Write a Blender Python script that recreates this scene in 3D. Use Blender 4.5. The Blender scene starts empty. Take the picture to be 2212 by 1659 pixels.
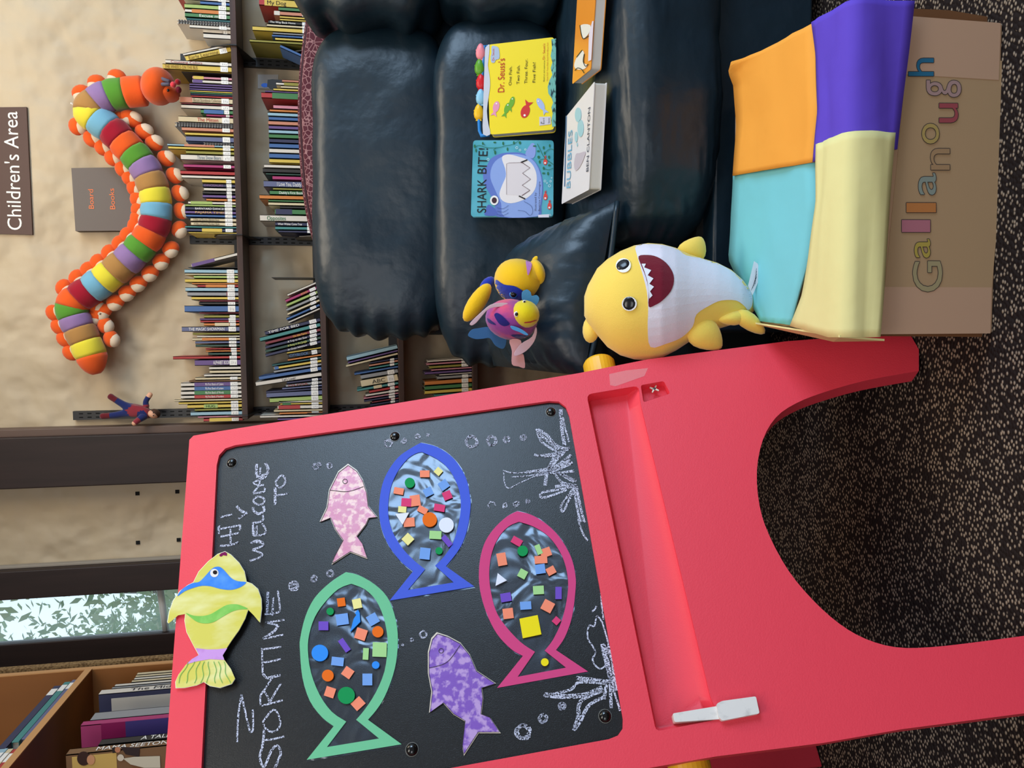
import bpy, bmesh, math, random
from mathutils import Vector, Matrix, noise
from mathutils.geometry import tessellate_polygon
from mathutils.bvhtree import BVHTree

# ------------------------------------------------------------------ camera, light, exposure
sc = bpy.context.scene
COL = sc.collection
F = 1640.0                                   # focal length in pixels of a 2212 x 1659 frame
CAM = Vector((0, 0, .936))
R = Matrix(((0.9978344879, 0.0629869563, -0.0189467160),
            (-0.0072678493, -0.1807068853, -0.9835101423),
            (-0.0653721124, 0.9815180411, -0.1798577827)))
RT = R.transposed()
cam = bpy.data.cameras.new('camera')
cam.sensor_width = 36; cam.sensor_fit = 'HORIZONTAL'; cam.lens = F / 2212 * 36
cam.clip_start = .02; cam.clip_end = 100
camo = bpy.data.objects.new('camera', cam); COL.objects.link(camo)
_rt, _dn, _fw = RT @ Vector((1, 0, 0)), RT @ Vector((0, 1, 0)), RT @ Vector((0, 0, 1))
M4 = Matrix((( _dn.x, _rt.x, -_fw.x, CAM.x), (_dn.y, _rt.y, -_fw.y, CAM.y), (_dn.z, _rt.z, -_fw.z, CAM.z), (0, 0, 0, 1)))
camo.matrix_world = M4                        # the phone was held on its side: the frame is turned a quarter
sc.camera = camo
sc.view_settings.view_transform = 'Standard'; sc.view_settings.look = 'None'
sc.view_settings.gamma = 1; sc.view_settings.exposure = 0.0; sc.view_settings.use_curve_mapping = False
sc.cycles.use_denoising = True
sc.cycles.max_bounces = 6; sc.cycles.glossy_bounces = 3; sc.cycles.transparent_max_bounces = 8

W = bpy.data.worlds.new('world'); sc.world = W; W.use_nodes = True
nt = W.node_tree; bg = nt.nodes['Background']
tc = nt.nodes.new('ShaderNodeTexCoord'); sx = nt.nodes.new('ShaderNodeSeparateXYZ'); cr_ = nt.nodes.new('ShaderNodeValToRGB')
mr = nt.nodes.new('ShaderNodeMapRange'); mr.inputs[1].default_value = -1; mr.inputs[2].default_value = 1
nt.links.new(tc.outputs['Generated'], sx.inputs[0]); nt.links.new(sx.outputs['Y'], mr.inputs[0]); nt.links.new(mr.outputs[0], cr_.inputs[0])
cr_.color_ramp.elements[0].position = .45; cr_.color_ramp.elements[0].color = (.30, .31, .34, 1)
cr_.color_ramp.elements[1].position = .80; cr_.color_ramp.elements[1].color = (1.5, 1.9, 2.2, 1)
nt.links.new(cr_.outputs[0], bg.inputs[0]); bg.inputs[1].default_value = .8

def area(name, loc, target, sx, sy, watt, col):
    l = bpy.data.lights.new(name, 'AREA'); l.shape = 'RECTANGLE'; l.size = sx; l.size_y = sy; l.energy = watt; l.color = col
    o = bpy.data.objects.new(name, l); COL.objects.link(o); o.location = loc
    d = Vector(target) - Vector(loc); o.rotation_euler = d.to_track_quat('-Z', 'Y').to_euler()
    return o
area('window_daylight', (3.0, .35, 2.0), (.2, 1.3, .6), 1.7, 1.5, 85, (.55, .76, 1.0))
area('window_daylight', (-.6, -2.6, 1.9), (.1, 1.4, .6), 2.2, 1.2, 30, (.95, .97, 1.0))
area('ceiling_lamp_light', (.75, 1.5, 2.5), (.75, 2.6, .9), 1.3, .5, 20, (1.0, .86, .66))
area('ceiling_lamp_light', (-.3, .1, 2.5), (-.1, .6, 0), 1.2, .6, 14, (1.0, .93, .82))

# ------------------------------------------------------------------ helpers
def S(r, g, b):
    f = lambda c: (c / 12.92 if c <= .04045 else ((c + .055) / 1.055) ** 2.4)
    return tuple(f(v / 255) for v in (r, g, b))
def px2(x, y): return ((1659 - y - 829.5) / F, (x - 1106) / F)
def ray(x, y): return RT @ Vector((*px2(x, y), 1))
class Pl:                                    # a plane of the room: a point on it and its normal
    def __init__(s, o, n): s.o = Vector(o); s.n = Vector(n).normalized()
    def p(s, x, y, off=0):
        d = ray(x, y); return CAM + d * ((s.o + s.n * off - CAM).dot(s.n) / d.dot(s.n))
    def pp(s, pts, off=0): return [s.p(x, y, off) for x, y in pts]
def YP(Y): return Pl((0, Y, 0), (0, -1, 0))
def ZP(z): return Pl((0, 0, z), (0, 0, 1))
def XP(x): return Pl((x, 0, 0), (1, 0, 0))
def Z(ox, oy, s, pts): return [(ox + p[0] / s, oy + p[1] / s) for p in pts]

_M = {}
def mat(name, rgb, rough=.6, spec=.4, var=None, bump=None, sheen=0, coat=0, alpha=None, metal=0, emit=0):
    if name in _M: return _M[name]
    m = bpy.data.materials.new(name); m.use_nodes = True; _M[name] = m
    t = m.node_tree; b = t.nodes['Principled BSDF']; b.inputs['Base Color'].default_value = (*rgb, 1)
    b.inputs['Roughness'].default_value = rough; b.inputs['Specular IOR Level'].default_value = spec
    b.inputs['Sheen Weight'].default_value = sheen; b.inputs['Coat Weight'].default_value = coat; b.inputs['Metallic'].default_value = metal
    if alpha is not None: b.inputs['Alpha'].default_value = alpha
    if emit: b.inputs['Emission Color'].default_value = (*rgb, 1); b.inputs['Emission Strength'].default_value = emit
    if var or bump: co = t.nodes.new('ShaderNodeTexCoord')
    def tex(scale, stretch=None, det=3):
        n = t.nodes.new('ShaderNodeTexNoise'); n.inputs['Scale'].default_value = scale; n.inputs['Detail'].default_value = det
        if stretch:
            mp = t.nodes.new('ShaderNodeMapping'); mp.inputs['Scale'].default_value = stretch
            t.links.new(co.outputs['Object'], mp.inputs[0]); t.links.new(mp.outputs[0], n.inputs['Vector'])
        else: t.links.new(co.outputs['Object'], n.inputs['Vector'])
        return n
    if var:                                  # (scale, second colour, low, high[, stretch])
        n = tex(var[0], var[4] if len(var) > 4 else None)
        r = t.nodes.new('ShaderNodeValToRGB'); e = r.color_ramp.elements
        e[0].position = var[2]; e[0].color = (*rgb, 1); e[1].position = var[3]; e[1].color = (*var[1], 1)
        t.links.new(n.outputs['Fac'], r.inputs[0]); t.links.new(r.outputs[0], b.inputs['Base Color'])
    if bump:                                 # list of (scale, strength, distance)
        prev = None
        for sc_, st, di in bump:
            n = tex(sc_); bp = t.nodes.new('ShaderNodeBump'); bp.inputs['Strength'].default_value = st; bp.inputs['Distance'].default_value = di
            t.links.new(n.outputs['Fac'], bp.inputs['Height'])
            if prev: t.links.new(prev.outputs[0], bp.inputs['Normal'])
            prev = bp
        t.links.new(prev.outputs[0], b.inputs['Normal'])
    return m
def cm(rgb255, rough=.55, kind='paint'):
    if kind == 'cover': rgb255 = tuple(int(c * .78 + g * .22) for c, g in zip(rgb255, (150, 138, 120)))
    return mat('%s_%d_%d_%d' % (kind, *rgb255), S(*rgb255), rough, .3)

def wloc(o):
    v = Vector((0, 0, 0))
    while o: v += o.location; o = o.parent
    return v
def link(name, me, m, parent=None, smooth=False, bev=0, at=None):
    if parent is None:
        if at is None:
            xs = [v.co for v in me.vertices]; at = Vector((sum(c.x for c in xs) / len(xs), sum(c.y for c in xs) / len(xs), min(c.z for c in xs)))
        at = Vector(at)
    else: at = wloc(parent)
    me.transform(Matrix.Translation(-at))
    o = bpy.data.objects.new(name, me); COL.objects.link(o)
    if parent: o.parent = parent
    else: o.location = at
    for k in (m if isinstance(m, (list, tuple)) else [m]): me.materials.append(k)
    if smooth:
        for p in me.polygons: p.use_smooth = True
    if bev:
        b = o.modifiers.new('bevel', 'BEVEL'); b.width = bev; b.segments = 3; b.limit_method = 'ANGLE'; b.angle_limit = .7
        for p in me.polygons: p.use_smooth = True
        w = o.modifiers.new('normals', 'WEIGHTED_NORMAL')
    return o
def mk(name, vs, fs, m, parent=None, smooth=False, bev=0, recalc=True, idx=None):
    me = bpy.data.meshes.new(name); me.from_pydata([tuple(v) for v in vs], [], fs)
    if idx:
        for p, i in zip(me.polygons, idx): p.material_index = i
    if recalc:
        b = bmesh.new(); b.from_mesh(me); bmesh.ops.recalc_face_normals(b, faces=b.faces); b.to_mesh(me); b.free()
    return link(name, me, m, parent, smooth, bev)
def thing(name, loc, label, cat, group=None):
    o = bpy.data.objects.new(name, None); COL.objects.link(o); o.location = loc; o.empty_display_size = .05
    o['label'] = label; o['category'] = cat
    if group: o['group'] = group
    return o
def tag(o, label, cat, group=None):
    o['label'] = label; o['category'] = cat
    if group: o['group'] = group
    return o
def struct(o): o['kind'] = 'structure'; return o
def boxv(c, h, rot=None):
    vs = [Vector((sx * h[0], sy * h[1], sz * h[2])) for sz in (-1, 1) for sy in (-1, 1) for sx in (-1, 1)]
    if rot: vs = [rot @ v for v in vs]
    return [Vector(c) + v for v in vs], [(0, 2, 3, 1), (4, 5, 7, 6), (0, 1, 5, 4), (2, 6, 7, 3), (0, 4, 6, 2), (1, 3, 7, 5)]
def box(name, lo, hi, m, parent=None, bev=0):
    lo, hi = Vector(lo), Vector(hi)
    v, f = boxv((lo + hi) / 2, (hi - lo) / 2); return mk(name, v, f, m, parent, bev=bev)
def boxes(name, lst, m, parent=None, bev=0):
    vs, fs = [], []
    for lo, hi in lst:
        lo, hi = Vector(lo), Vector(hi); v, f = boxv((lo + hi) / 2, (hi - lo) / 2); k = len(vs); vs += v; fs += [tuple(i + k for i in q) for q in f]
    return mk(name, vs, fs, m, parent, bev=bev)
def plate(name, outer, n, th, m, parent=None, holes=(), bev=0, smooth=False):
    loops = [list(outer)] + [list(h) for h in holes]; flat = [v for l in loops for v in l]
    n = Vector(n).normalized(); k = len(flat)
    tri = tessellate_polygon(loops)
    vs = flat + [v - n * th for v in flat]
    fs = [tuple(t) for t in tri] + [tuple(i + k for i in reversed(t)) for t in tri]
    s = 0
    for l in loops:
        L = len(l)
        for i in range(L): a, b = s + i, s + (i + 1) % L; fs.append((a, b, b + k, a + k))
        s += L
    return mk(name, vs, fs, m, parent, smooth, bev)
def cr(pts, n=6, closed=False):              # Catmull-Rom
    pts = [Vector(p) for p in pts]; L = len(pts); out = []
    for i in range(L if closed else L - 1):
        g = (lambda j: pts[j % L]) if closed else (lambda j: pts[max(0, min(L - 1, j))])
        a, b, c, d = g(i - 1), g(i), g(i + 1), g(i + 2)
        for k in range(n):
            t = k / n
            out.append(.5 * ((2 * b) + (c - a) * t + (2 * a - 5 * b + 4 * c - d) * t * t + (3 * b - a - 3 * c + d) * t ** 3))
    if not closed: out.append(pts[-1])
    return out
def circ(cx, cy, rx, ry=None, n=20, a0=0): ry = ry or rx; return [(cx + rx * math.cos(a0 + i * 2 * math.pi / n), cy + ry * math.sin(a0 + i * 2 * math.pi / n)) for i in range(n)]
def ribbons(name, lines, pl, m, parent=None, off=.0006):
    vs, fs = [], []                          # lines: (points in px, width px)
    for pts, w in lines:
        pts = [Vector(p[:2]) for p in pts]; k = len(vs)
        for i, p in enumerate(pts):
            t = (pts[min(i + 1, len(pts) - 1)] - pts[max(i - 1, 0)]); t = t.normalized() if t.length else Vector((1, 0))
            s = Vector((-t.y, t.x)) * w / 2 * (1 + .25 * noise.noise(Vector((p.x * .3, p.y * .3, 1))))
            vs += [pl.p(*(p + s), off), pl.p(*(p - s), off)]
        for i in range(len(pts) - 1): a = k + 2 * i; fs.append((a, a + 1, a + 3, a + 2))
    return mk(name, vs, fs, m, parent, recalc=False)
def loft(name, rings, m, parent=None, cap=True, smooth=True, idx=None):
    n = len(rings[0]); vs = [v for r in rings for v in r]; fs = []
    for i in range(len(rings) - 1):
        for j in range(n): a, b = i * n + j, i * n + (j + 1) % n; fs.append((a, b, b + n, a + n))
    if cap:
        for r, s in ((0, 1), (len(rings) - 1, -1)):
            c = sum(rings[r], Vector()) / n; k = len(vs); vs.append(c)
            for j in range(n): fs.append((r * n + j, k, r * n + (j + 1) % n))
    return mk(name, vs, fs, m, parent, smooth)
def tube(name, pts, rad, m, parent=None, n=10, up=(0, 0, 1)):
    pts = [Vector(p) for p in pts]; rings = []
    for i, p in enumerate(pts):
        t = (pts[min(i + 1, len(pts) - 1)] - pts[max(i - 1, 0)]).normalized()
        a = t.cross(Vector(up))
        if a.length < .05: a = t.cross(Vector((1, 0, 0)))
        a.normalize(); b = t.cross(a); r = rad[i] if isinstance(rad, (list, tuple)) else rad
        rings.append([p + a * r * math.cos(j * 2 * math.pi / n) + b * r * math.sin(j * 2 * math.pi / n) for j in range(n)])
    return loft(name, rings, m, parent)
def ellipsoid(name, c, a, b, d, m, parent=None, n=20, deform=None):
    rings = []
    for i in range(1, n // 2 + 4):
        th = math.pi * i / (n // 2 + 4)
        rg = []
        for j in range(n):
            ph = 2 * math.pi * j / n; q = Vector((math.sin(th) * math.cos(ph), math.sin(th) * math.sin(ph), math.cos(th)))
            if deform: q = deform(q)
            rg.append(c + a * q.x + b * q.y + d * q.z)
        rings.append(rg)
    return loft(name, rings, m, parent)
def blob(name, x, y, Y, d1, d2, dep, m, parent=None, n=20, deform=None):
    """plush lump: centre seen at (x, y), standing at depth Y, two semi-axes given in px, the third in metres"""
    pl = YP(Y); c = pl.p(x, y); a = pl.p(x + d1[0], y + d1[1]) - c; b = pl.p(x + d2[0], y + d2[1]) - c
    d = a.cross(b).normalized() * dep
    return ellipsoid(name, c, a, b, d, m, parent, n, deform)
def decal(name, target, poly, m, parent=None, off=.001, cuts=3):
    """patch of cloth or print that hugs the surface of the target object"""
    wl = wloc(target); bvh = BVHTree.FromPolygons([v.co + wl for v in target.data.vertices], [tuple(p.vertices) for p in target.data.polygons])
    b = bmesh.new(); pv = [Vector((p[0], p[1], 0)) for p in poly]; vv = [b.verts.new(v) for v in pv]
    for t in tessellate_polygon([pv]):
        try: b.faces.new([vv[i] for i in t])
        except ValueError: pass
    for _ in range(9):                        # refine until no edge spans more than a few px
        lng = [e for e in b.edges if e.calc_length() > 7]
        if not lng: break
        bmesh.ops.subdivide_edges(b, edges=lng, cuts=1)
        bmesh.ops.triangulate(b, faces=[f for f in b.faces if len(f.verts) > 3])
    last = None
    for v in b.verts:
        d = ray(v.co.x, v.co.y).normalized(); h = bvh.ray_cast(CAM, d)
        if h[0] is None: h = bvh.find_nearest(CAM + d * ((last or (target.data.vertices[0].co + wl)) - CAM).length)
        last = h[0]; v.co = h[0] - d * off
    me = bpy.data.meshes.new(name); b.to_mesh(me); b.free()
    return link(name, me, m, parent, True)
_G = {}
def glyphs(s):
    if s in _G: return _G[s]
    cu = bpy.data.curves.new('writing', 'FONT'); cu.body = s; cu.resolution_u = 4
    o = bpy.data.objects.new('writing', cu); me = bpy.data.meshes.new_from_object(o)
    r = ([v.co.copy() for v in me.vertices], [tuple(p.vertices) for p in me.polygons])
    bpy.data.objects.remove(o); bpy.data.curves.remove(cu); bpy.data.meshes.remove(me); _G[s] = r
    return r
def text(name, s, o, ex, ey, m, parent=None, fit=False, fat=0):
    """writing on a surface: o = foot of the first letter, ex = full run, ey = height of a capital (fit: of the whole)"""
    vs, fs = glyphs(s); x0, x1 = min(v.x for v in vs), max(v.x for v in vs)
    if fit: y0, y1 = min(v.y for v in vs), max(v.y for v in vs)
    else: y0, y1 = 0, max(v.y for v in glyphs('H')[0])
    pts = [o + ex * ((v.x - x0) / max(1e-6, x1 - x0)) + ey * ((v.y - y0) / (y1 - y0)) for v in vs]
    return mk(name, pts, fs, m, parent, recalc=False)
def tpx(name, s, pl, a, b, cap, m, parent=None, off=.0008, fit=False):
    """a, b = foot of first and last letter in px, cap = px point above a at capital height"""
    o, e, c = pl.p(*a, off), pl.p(*b, off), pl.p(*cap, off); ex = e - o; u = ex.normalized(); ey = (c - o); ey = ey - u * ey.dot(u)
    return text(name, s, o, ex, ey, m, parent, fit)
def flat(name, pts, pl, m, parent=None, off=.0005, th=.0006):
    return plate(name, pl.pp(pts, off), pl.n, th, m, parent)
def quadpx(cx, cy, w, h, rot):
    a = math.radians(rot); c, s = math.cos(a), math.sin(a)
    return [(cx + dx * c - dy * s, cy + dx * s + dy * c) for dx, dy in ((-w / 2, -h / 2), (w / 2, -h / 2), (w / 2, h / 2), (-w / 2, h / 2))]
def superbox(name, c, h, e, n, m, parent=None, disp=None, rot=None):
    g = [-1 + 2 * i / n for i in range(n + 1)]; vs, fs, key = [], [], {}
    def vid(p):
        k = tuple(round(q, 5) for q in p)
        if k not in key:
            q = Vector(p); l = sum(abs(t) ** e for t in q) ** (1 / e); q = q / l
            nn = Vector([math.copysign(abs(t) ** (e - 1), t) / hh for t, hh in zip(q, h)]).normalized()
            w = Vector([t * hh for t, hh in zip(q, h)])
            if disp: w = w + nn * disp(w, q)
            if rot: w = rot @ w
            key[k] = len(vs); vs.append(Vector(c) + w)
        return key[k]
    for ax in range(3):
        for s in (-1, 1):
            for i in range(n):
                for j in range(n):
                    f = []
                    for di, dj in ((0, 0), (1, 0), (1, 1), (0, 1)):
                        p = [0, 0, 0]; p[ax] = s; p[(ax + 1) % 3] = g[i + di]; p[(ax + 2) % 3] = g[j + dj]; f.append(vid(p))
                    fs.append(tuple(f))
    return mk(name, vs, fs, m, parent, True)

# ------------------------------------------------------------------ the setting
YW, YF = 2.65, 2.50
plaster = mat('plaster', S(190, 173, 145), .5, .35, var=(2.2, S(180, 162, 134), .35, .7), bump=[(2.6, 1, .12), (6, .55, .035), (30, .2, .004)])
darkwood = mat('dark_brown_wood', S(48, 35, 32), .5, .3, var=(9, S(38, 28, 26), .3, .7, (6, 6, .35)))
walnut = mat('shelf_wood', S(82, 58, 48), .5, .35, var=(9, S(55, 40, 36), .3, .7, (.4, 6, 6)))
blackmetal = mat('black_metal', S(20, 20, 21), .45, .5)
def wx(y, Y=YW, x=300): return YP(Y).p(x, y).x
WX0, WX1 = wx(1374, 2.62), wx(1278, 2.62)
loop = [Vector((x, YW, z)) for x, z in ((-2.2, 0), (2.6, 0), (2.6, 2.95), (-2.2, 2.95))]
hole = [Vector((x, YW, z)) for x, z in ((WX0 - .2, .85), (WX1 + .02, .85), (WX1 + .02, 2.6), (WX0 - .2, 2.6))]
wall = struct(plate('wall_back', loop, (0, -1, 0), .14, plaster, holes=[hole]))
struct(box('wall_left', (-2.32, -1.6, 0), (-2.2, YW + .14, 2.95), plaster))
struct(box('ceiling', (-2.32, -.6, 2.95), (2.6, YW + .14, 3.0), mat('ceiling_paint', S(225, 218, 205), .8)))
# carpet of dark loops with beige flecks
cmx = mat('carpet', S(30, 25, 23), .95, .1)
t = cmx.node_tree; b = t.nodes['Principled BSDF']; co = t.nodes.new('ShaderNodeTexCoord'); mp = t.nodes.new('ShaderNodeMapping')
mp.inputs['Scale'].default_value = (125, 185, 125); mp.inputs['Rotation'].default_value = (0, 0, .5)
vo = t.nodes.new('ShaderNodeTexVoronoi'); vo.inputs['Scale'].default_value = 1; vo.inputs['Randomness'].default_value = .6
ra = t.nodes.new('ShaderNodeValToRGB'); e = ra.color_ramp.elements; e[0].position = .17; e[0].color = (*S(166, 146, 126), 1); e[1].position = .46; e[1].color = (*S(38, 30, 28), 1)
wn = t.nodes.new('ShaderNodeTexWhiteNoise'); mx = t.nodes.new('ShaderNodeMix'); mx.data_type = 'RGBA'
gt = t.nodes.new('ShaderNodeMath'); gt.operation = 'GREATER_THAN'; gt.inputs[1].default_value = .38
bp = t.nodes.new('ShaderNodeBump'); bp.inputs['Strength'].default_value = .8; bp.inputs['Distance'].default_value = .004; bp.invert = True
L = t.links.new
L(co.outputs['Object'], mp.inputs[0]); L(mp.outputs[0], vo.inputs['Vector']); L(vo.outputs['Distance'], ra.inputs[0]); L(vo.outputs['Position'], wn.inputs['Vector'])
L(wn.outputs['Value'], gt.inputs[0]); L(gt.outputs[0], mx.inputs[0]); mx.inputs[6].default_value = (*S(40, 32, 30), 1); L(ra.outputs[0], mx.inputs[7]); L(mx.outputs[2], b.inputs['Base Color'])
L(vo.outputs['Distance'], bp.inputs['Height']); L(bp.outputs[0], b.inputs['Normal'])
struct(box('floor', (-2.32, -2.0, -.05), (2.6, YW + .14, 0), cmx))
struct(box('baseboard_back', (-.9, YW - .015, 0), (2.6, YW, .09), darkwood))
# dark timber posts and the window beyond them
struct(box('trim_1', (wx(1046, 2.56), 2.56, 0), (wx(938, 2.56), YW, 2.95), darkwood, bev=.004))
struct(box('trim_2', (wx(938, 2.58), 2.585, 0), (wx(921, 2.58), YW, 2.95), mat('paler_brown_wood', S(96, 76, 66), .5, .35), bev=.003))  # paler brown chamfer strip along the post
struct(box('trim_3', (wx(1279, 2.59), 2.59, 0), (wx(1219, 2.59), YW, 2.95), darkwood, bev=.004))
struct(box('trim_4', (wx(1470, 2.5), 2.612, 0), (wx(1372, 2.612), YW, 2.95), darkwood, bev=.004))
struct(box('trim_5', (wx(1222, 2.62), 2.625, 0), (wx(1209, 2.62), YW, 2.95), mat('grey_caulk', S(150, 140, 126), .7), bev=.002))
for i, (x, y) in enumerate(((298, 1172), (386, 1166), (383, 1062), (297, 1066))):
    c = YP(YW - .001).p(x, y); o = box('peg_hole', c - Vector((.006, .002, .006)), c + Vector((.006, .001, .006)), mat('hole_black', S(14, 12, 12), .9), wall)
glass = mat('window_glass', S(215, 240, 250), .04, .5, alpha=.2)  # pale cyan tint and partial opacity put the bluish haze into the pane
win = box('window_1', (WX0 - .02, 2.632, .85), (WX1 + .02, 2.636, 2.6), glass); struct(win)
a, c = YP(2.64).p(345, 1268), YP(2.64).p(361, 1380)
tube('glazing_bar', [a, c], .011, mat('bar_grey', S(190, 190, 185), .5), win)
# garden beyond the glass
leafm = mat('leaf_green', S(150, 196, 150), .5, .3, var=(3, S(214, 232, 180), .3, .7)); barkm = mat('bark', S(120, 98, 82), .8, .2)
random.seed(4)
def tree(x, y, lab, h=3.4, nl=5200):
    t_ = thing('garden_tree', (x, y, 0), lab, 'tree')
    pts = [(x + .05 * math.sin(k * 1.3), y, k * h / 6) for k in range(7)]
    tube('trunk', pts, [.09 - .009 * k for k in range(7)], barkm, t_)
    vs, fs = [], []
    for _ in range(nl):
        c = Vector((x + random.gauss(0, .36), y + max(-.75, min(.75, random.gauss(0, .3))), h * .62 + random.gauss(0, .66)))
        u = Vector((random.gauss(0, 1), random.gauss(0, 1), random.gauss(0, 1))).normalized(); w = u.orthogonal().normalized(); s = random.uniform(.022, .05); k = len(vs)
        vs += [c - u * s, c + w * s * .45 + u * .01, c + u * s, c - w * s * .45]; fs.append((k, k + 1, k + 2, k + 3))
    mk('foliage', vs, fs, leafm, t_, recalc=False)
tree(-2.25, 5.4, 'leafy tree in the garden seen through the narrow window, rightmost trunk')
tree(-3.3, 7.4, 'leafy tree in the garden seen through the upper part of the narrow window', 3.6)
tree(-3.0, 9.4, 'pale tree standing furthest back beyond the narrow window', 4.0)
lawn = box('lawn', (-6, 2.9, -.1), (3, 12, -.02), mat('lawn_green', S(90, 125, 60), .9)); struct(lawn)

# wall shelving
SZ = [1.345, 1.098, .854, .611]
XL, XR = wx(906, YF, 520), 1.45
for i, z in enumerate(SZ):
    o = thing('wall_shelf', (0, YF, z), ['dark brown wall shelf under the plush caterpillar, topmost of the set', 'dark brown wall shelf just behind the top of the sofa, second from the top',
        'dark brown wall shelf left of the sofa back, third from the top', 'dark brown wall shelf lowest of the set, beside the sofa cushion'][i], 'shelf', 'wall shelves')
    box('board', (XL, YF, z - .018), (XR, YW - .03, z), walnut, o, .0015)
    box('back_lip', (XL, YW - .03, z - .018), (XR, YW - .026, z + .028), blackmetal, o)
RAILS = [(126, 390, .014), (518, 410, .013), (898, 158, .014)]
RN = ['right', 'middle', 'left']
for i, (y, xt, hw) in enumerate(RAILS):
    top = YP(YW - .014).p(xt, y); x = top.x
    o = thing('shelf_standard', (x, YW - .01, 0), 'black slotted metal shelf upright screwed to the wall, %s of the three' % ['rightmost', 'middle', 'leftmost'][i], 'shelf upright', 'slotted shelf uprights')
    box('rail', (x - hw, YW - .016, .2), (x + hw, YW, top.z), blackmetal, o)
    sl = []
    z = top.z - .03
    while z > .9:
        for s in (-1, 1): sl.append(((x + s * .006 - .0018, YW - .0167, z), (x + s * .006 + .0018, YW - .016, z + .012)))
        z -= .025
    boxes('slots', sl, mat('slot_black', S(4, 4, 4), .9), o)
    for k in range(3 if i < 2 else 2):
        z = SZ[k]; bx = x + .003
        pts = [Vector((bx, YW - .016, z - .055)), Vector((bx, YF + .004, z - .02)), Vector((bx, YF - .006, z - .018)), Vector((bx, YF - .006, z + .01)), Vector((bx, YF + .02, z + .06)), Vector((bx, YF + .05, z + .075)), Vector((bx, YW - .016, z + .075))]
        br = plate('shelf_bracket', pts, (1, 0, 0), .003, blackmetal)
        tag(br, 'black metal shelf bracket hooked to the %s upright, %s' % (RN[i], ['under the top shelf', 'under the second shelf', 'under the third shelf'][k]), 'bracket', 'shelf brackets')

# ------------------------------------------------------------------ books on the wall shelves
CC = dict(w=((226, 220, 208), 'white'), c=((222, 205, 165), 'cream'), y=((222, 190, 70), 'yellow'), r=((176, 38, 42), 'red'), m=((120, 34, 48), 'maroon'),
    p=((214, 130, 150), 'pink'), v=((92, 64, 132), 'purple'), n=((34, 38, 76), 'navy'), b=((48, 92, 160), 'blue'), lb=((146, 190, 212), 'pale blue'), t=((52, 132, 132), 'teal'),
    g=((52, 118, 66), 'green'), lg=((160, 190, 96), 'pale green'), ol=((142, 136, 46), 'olive'), o=((214, 120, 48), 'orange'), k=((28, 27, 30), 'black'), gy=((140, 144, 150), 'grey'),
    br=((120, 82, 50), 'brown'), mg=((170, 40, 104), 'magenta'), sl=((84, 94, 138), 'slate blue'), dg=((30, 66, 56), 'dark green'), dt=((20, 78, 84), 'dark teal'), sa=((206, 128, 100), 'salmon'))
def book(base, th, h, dep, code, xdir=Vector((1, 0, 0)), ddir=Vector((0, 1, 0)), lean=0, title=None, tcol=None, band=None, label=True, lab='', cat='book', group=None, spiral=False, cover=None):
    """standing book: base = foot of its spine (middle), opening away from the viewer"""
    R_ = Matrix.Rotation(-lean, 3, ddir); X, D, U = R_ @ xdir, ddir, R_ @ Vector((0, 0, 1))
    if lean: base = base + Vector((0, 0, th / 2 * abs(math.sin(lean))))
    o = thing('picture_book' if h > .1 else 'small_book', base, lab, cat, group); P = lambda x, d, u: base + X * x + D * d + U * u
    bt = min(.0018, th * .2); hw = th / 2; col = cm(CC[code][0], .45, 'cover')
    def bx(vs, fs, x0, x1, d0, d1, u0, u1):
        k = len(vs); vs += [P(x, d, u) for u in (u0, u1) for d in (d0, d1) for x in (x0, x1)]
        fs += [tuple(i + k for i in q) for q in ((0, 2, 3, 1), (4, 5, 7, 6), (0, 1, 5, 4), (2, 6, 7, 3), (0, 4, 6, 2), (1, 3, 7, 5))]
    vs, fs = [], []
    if not spiral: bx(vs, fs, -hw, hw, 0, .002, 0, h)
    bx(vs, fs, -hw, -hw + bt, 0, dep, 0, h); bx(vs, fs, hw - bt, hw, 0, dep, 0, h)
    mk('cover', vs, fs, col, o)
    vs, fs = [], []; bx(vs, fs, -hw + bt, hw - bt, .0025, dep - .003, .002, h - .003); mk('pages', vs, fs, mat('paper_edge', S(226, 216, 196), .8), o)
    if spiral:
        vs, fs = [], []
        for k in range(int(h / .008)): bx(vs, fs, -hw, hw, -.003, .002, k * .008 + .002, k * .008 + .006)
        mk('spiral_binding', vs, fs, mat('spiral', S(60, 56, 54), .5), o)
    if band:
        vs, fs = [], []; bx(vs, fs, -hw * .98, hw * .98, -.0004, .001, h * band[1], h * band[2]); mk('spine_band', vs, fs, cm(CC[band[0]][0], .45, 'cover'), o)
    if label:
        vs, fs = [], []; bx(vs, fs, -hw * .96, hw * .96, -.0008, .001, .012, min(.034, h * .28)); mk('spine_label', vs, fs, mat('label_white', S(232, 229, 222), .5), o)
        if th > .006:
            vs, fs = [], []
            for k in range(3): bx(vs, fs, -hw * .55 + (k % 2) * .0015, hw * (.1 + .3 * ((k * 7 + int(h * 1000)) % 3) / 2), -.0011, .001, .0165 + k * .005, .0175 + k * .005)
            mk('label_marks', vs, fs, mat('ink_grey', S(120, 116, 116), .6), o)
    if title:
        a, e = (.94, .38) if label else (.92, .12)
        if isinstance(title, tuple): title, a, e = title
        cap = min(th * .62, h * .1)
        text('spine_title', title, P(-cap / 2, -.0012, h * a), -U * h * (a - e), X * cap, cm(tcol or (240, 236, 228), .6, 'ink'), o)
    return o
ORD = 'first second third fourth fifth sixth seventh eighth ninth tenth eleventh twelfth thirteenth fourteenth fifteenth sixteenth seventeenth eighteenth nineteenth twentieth'.split()
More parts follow.
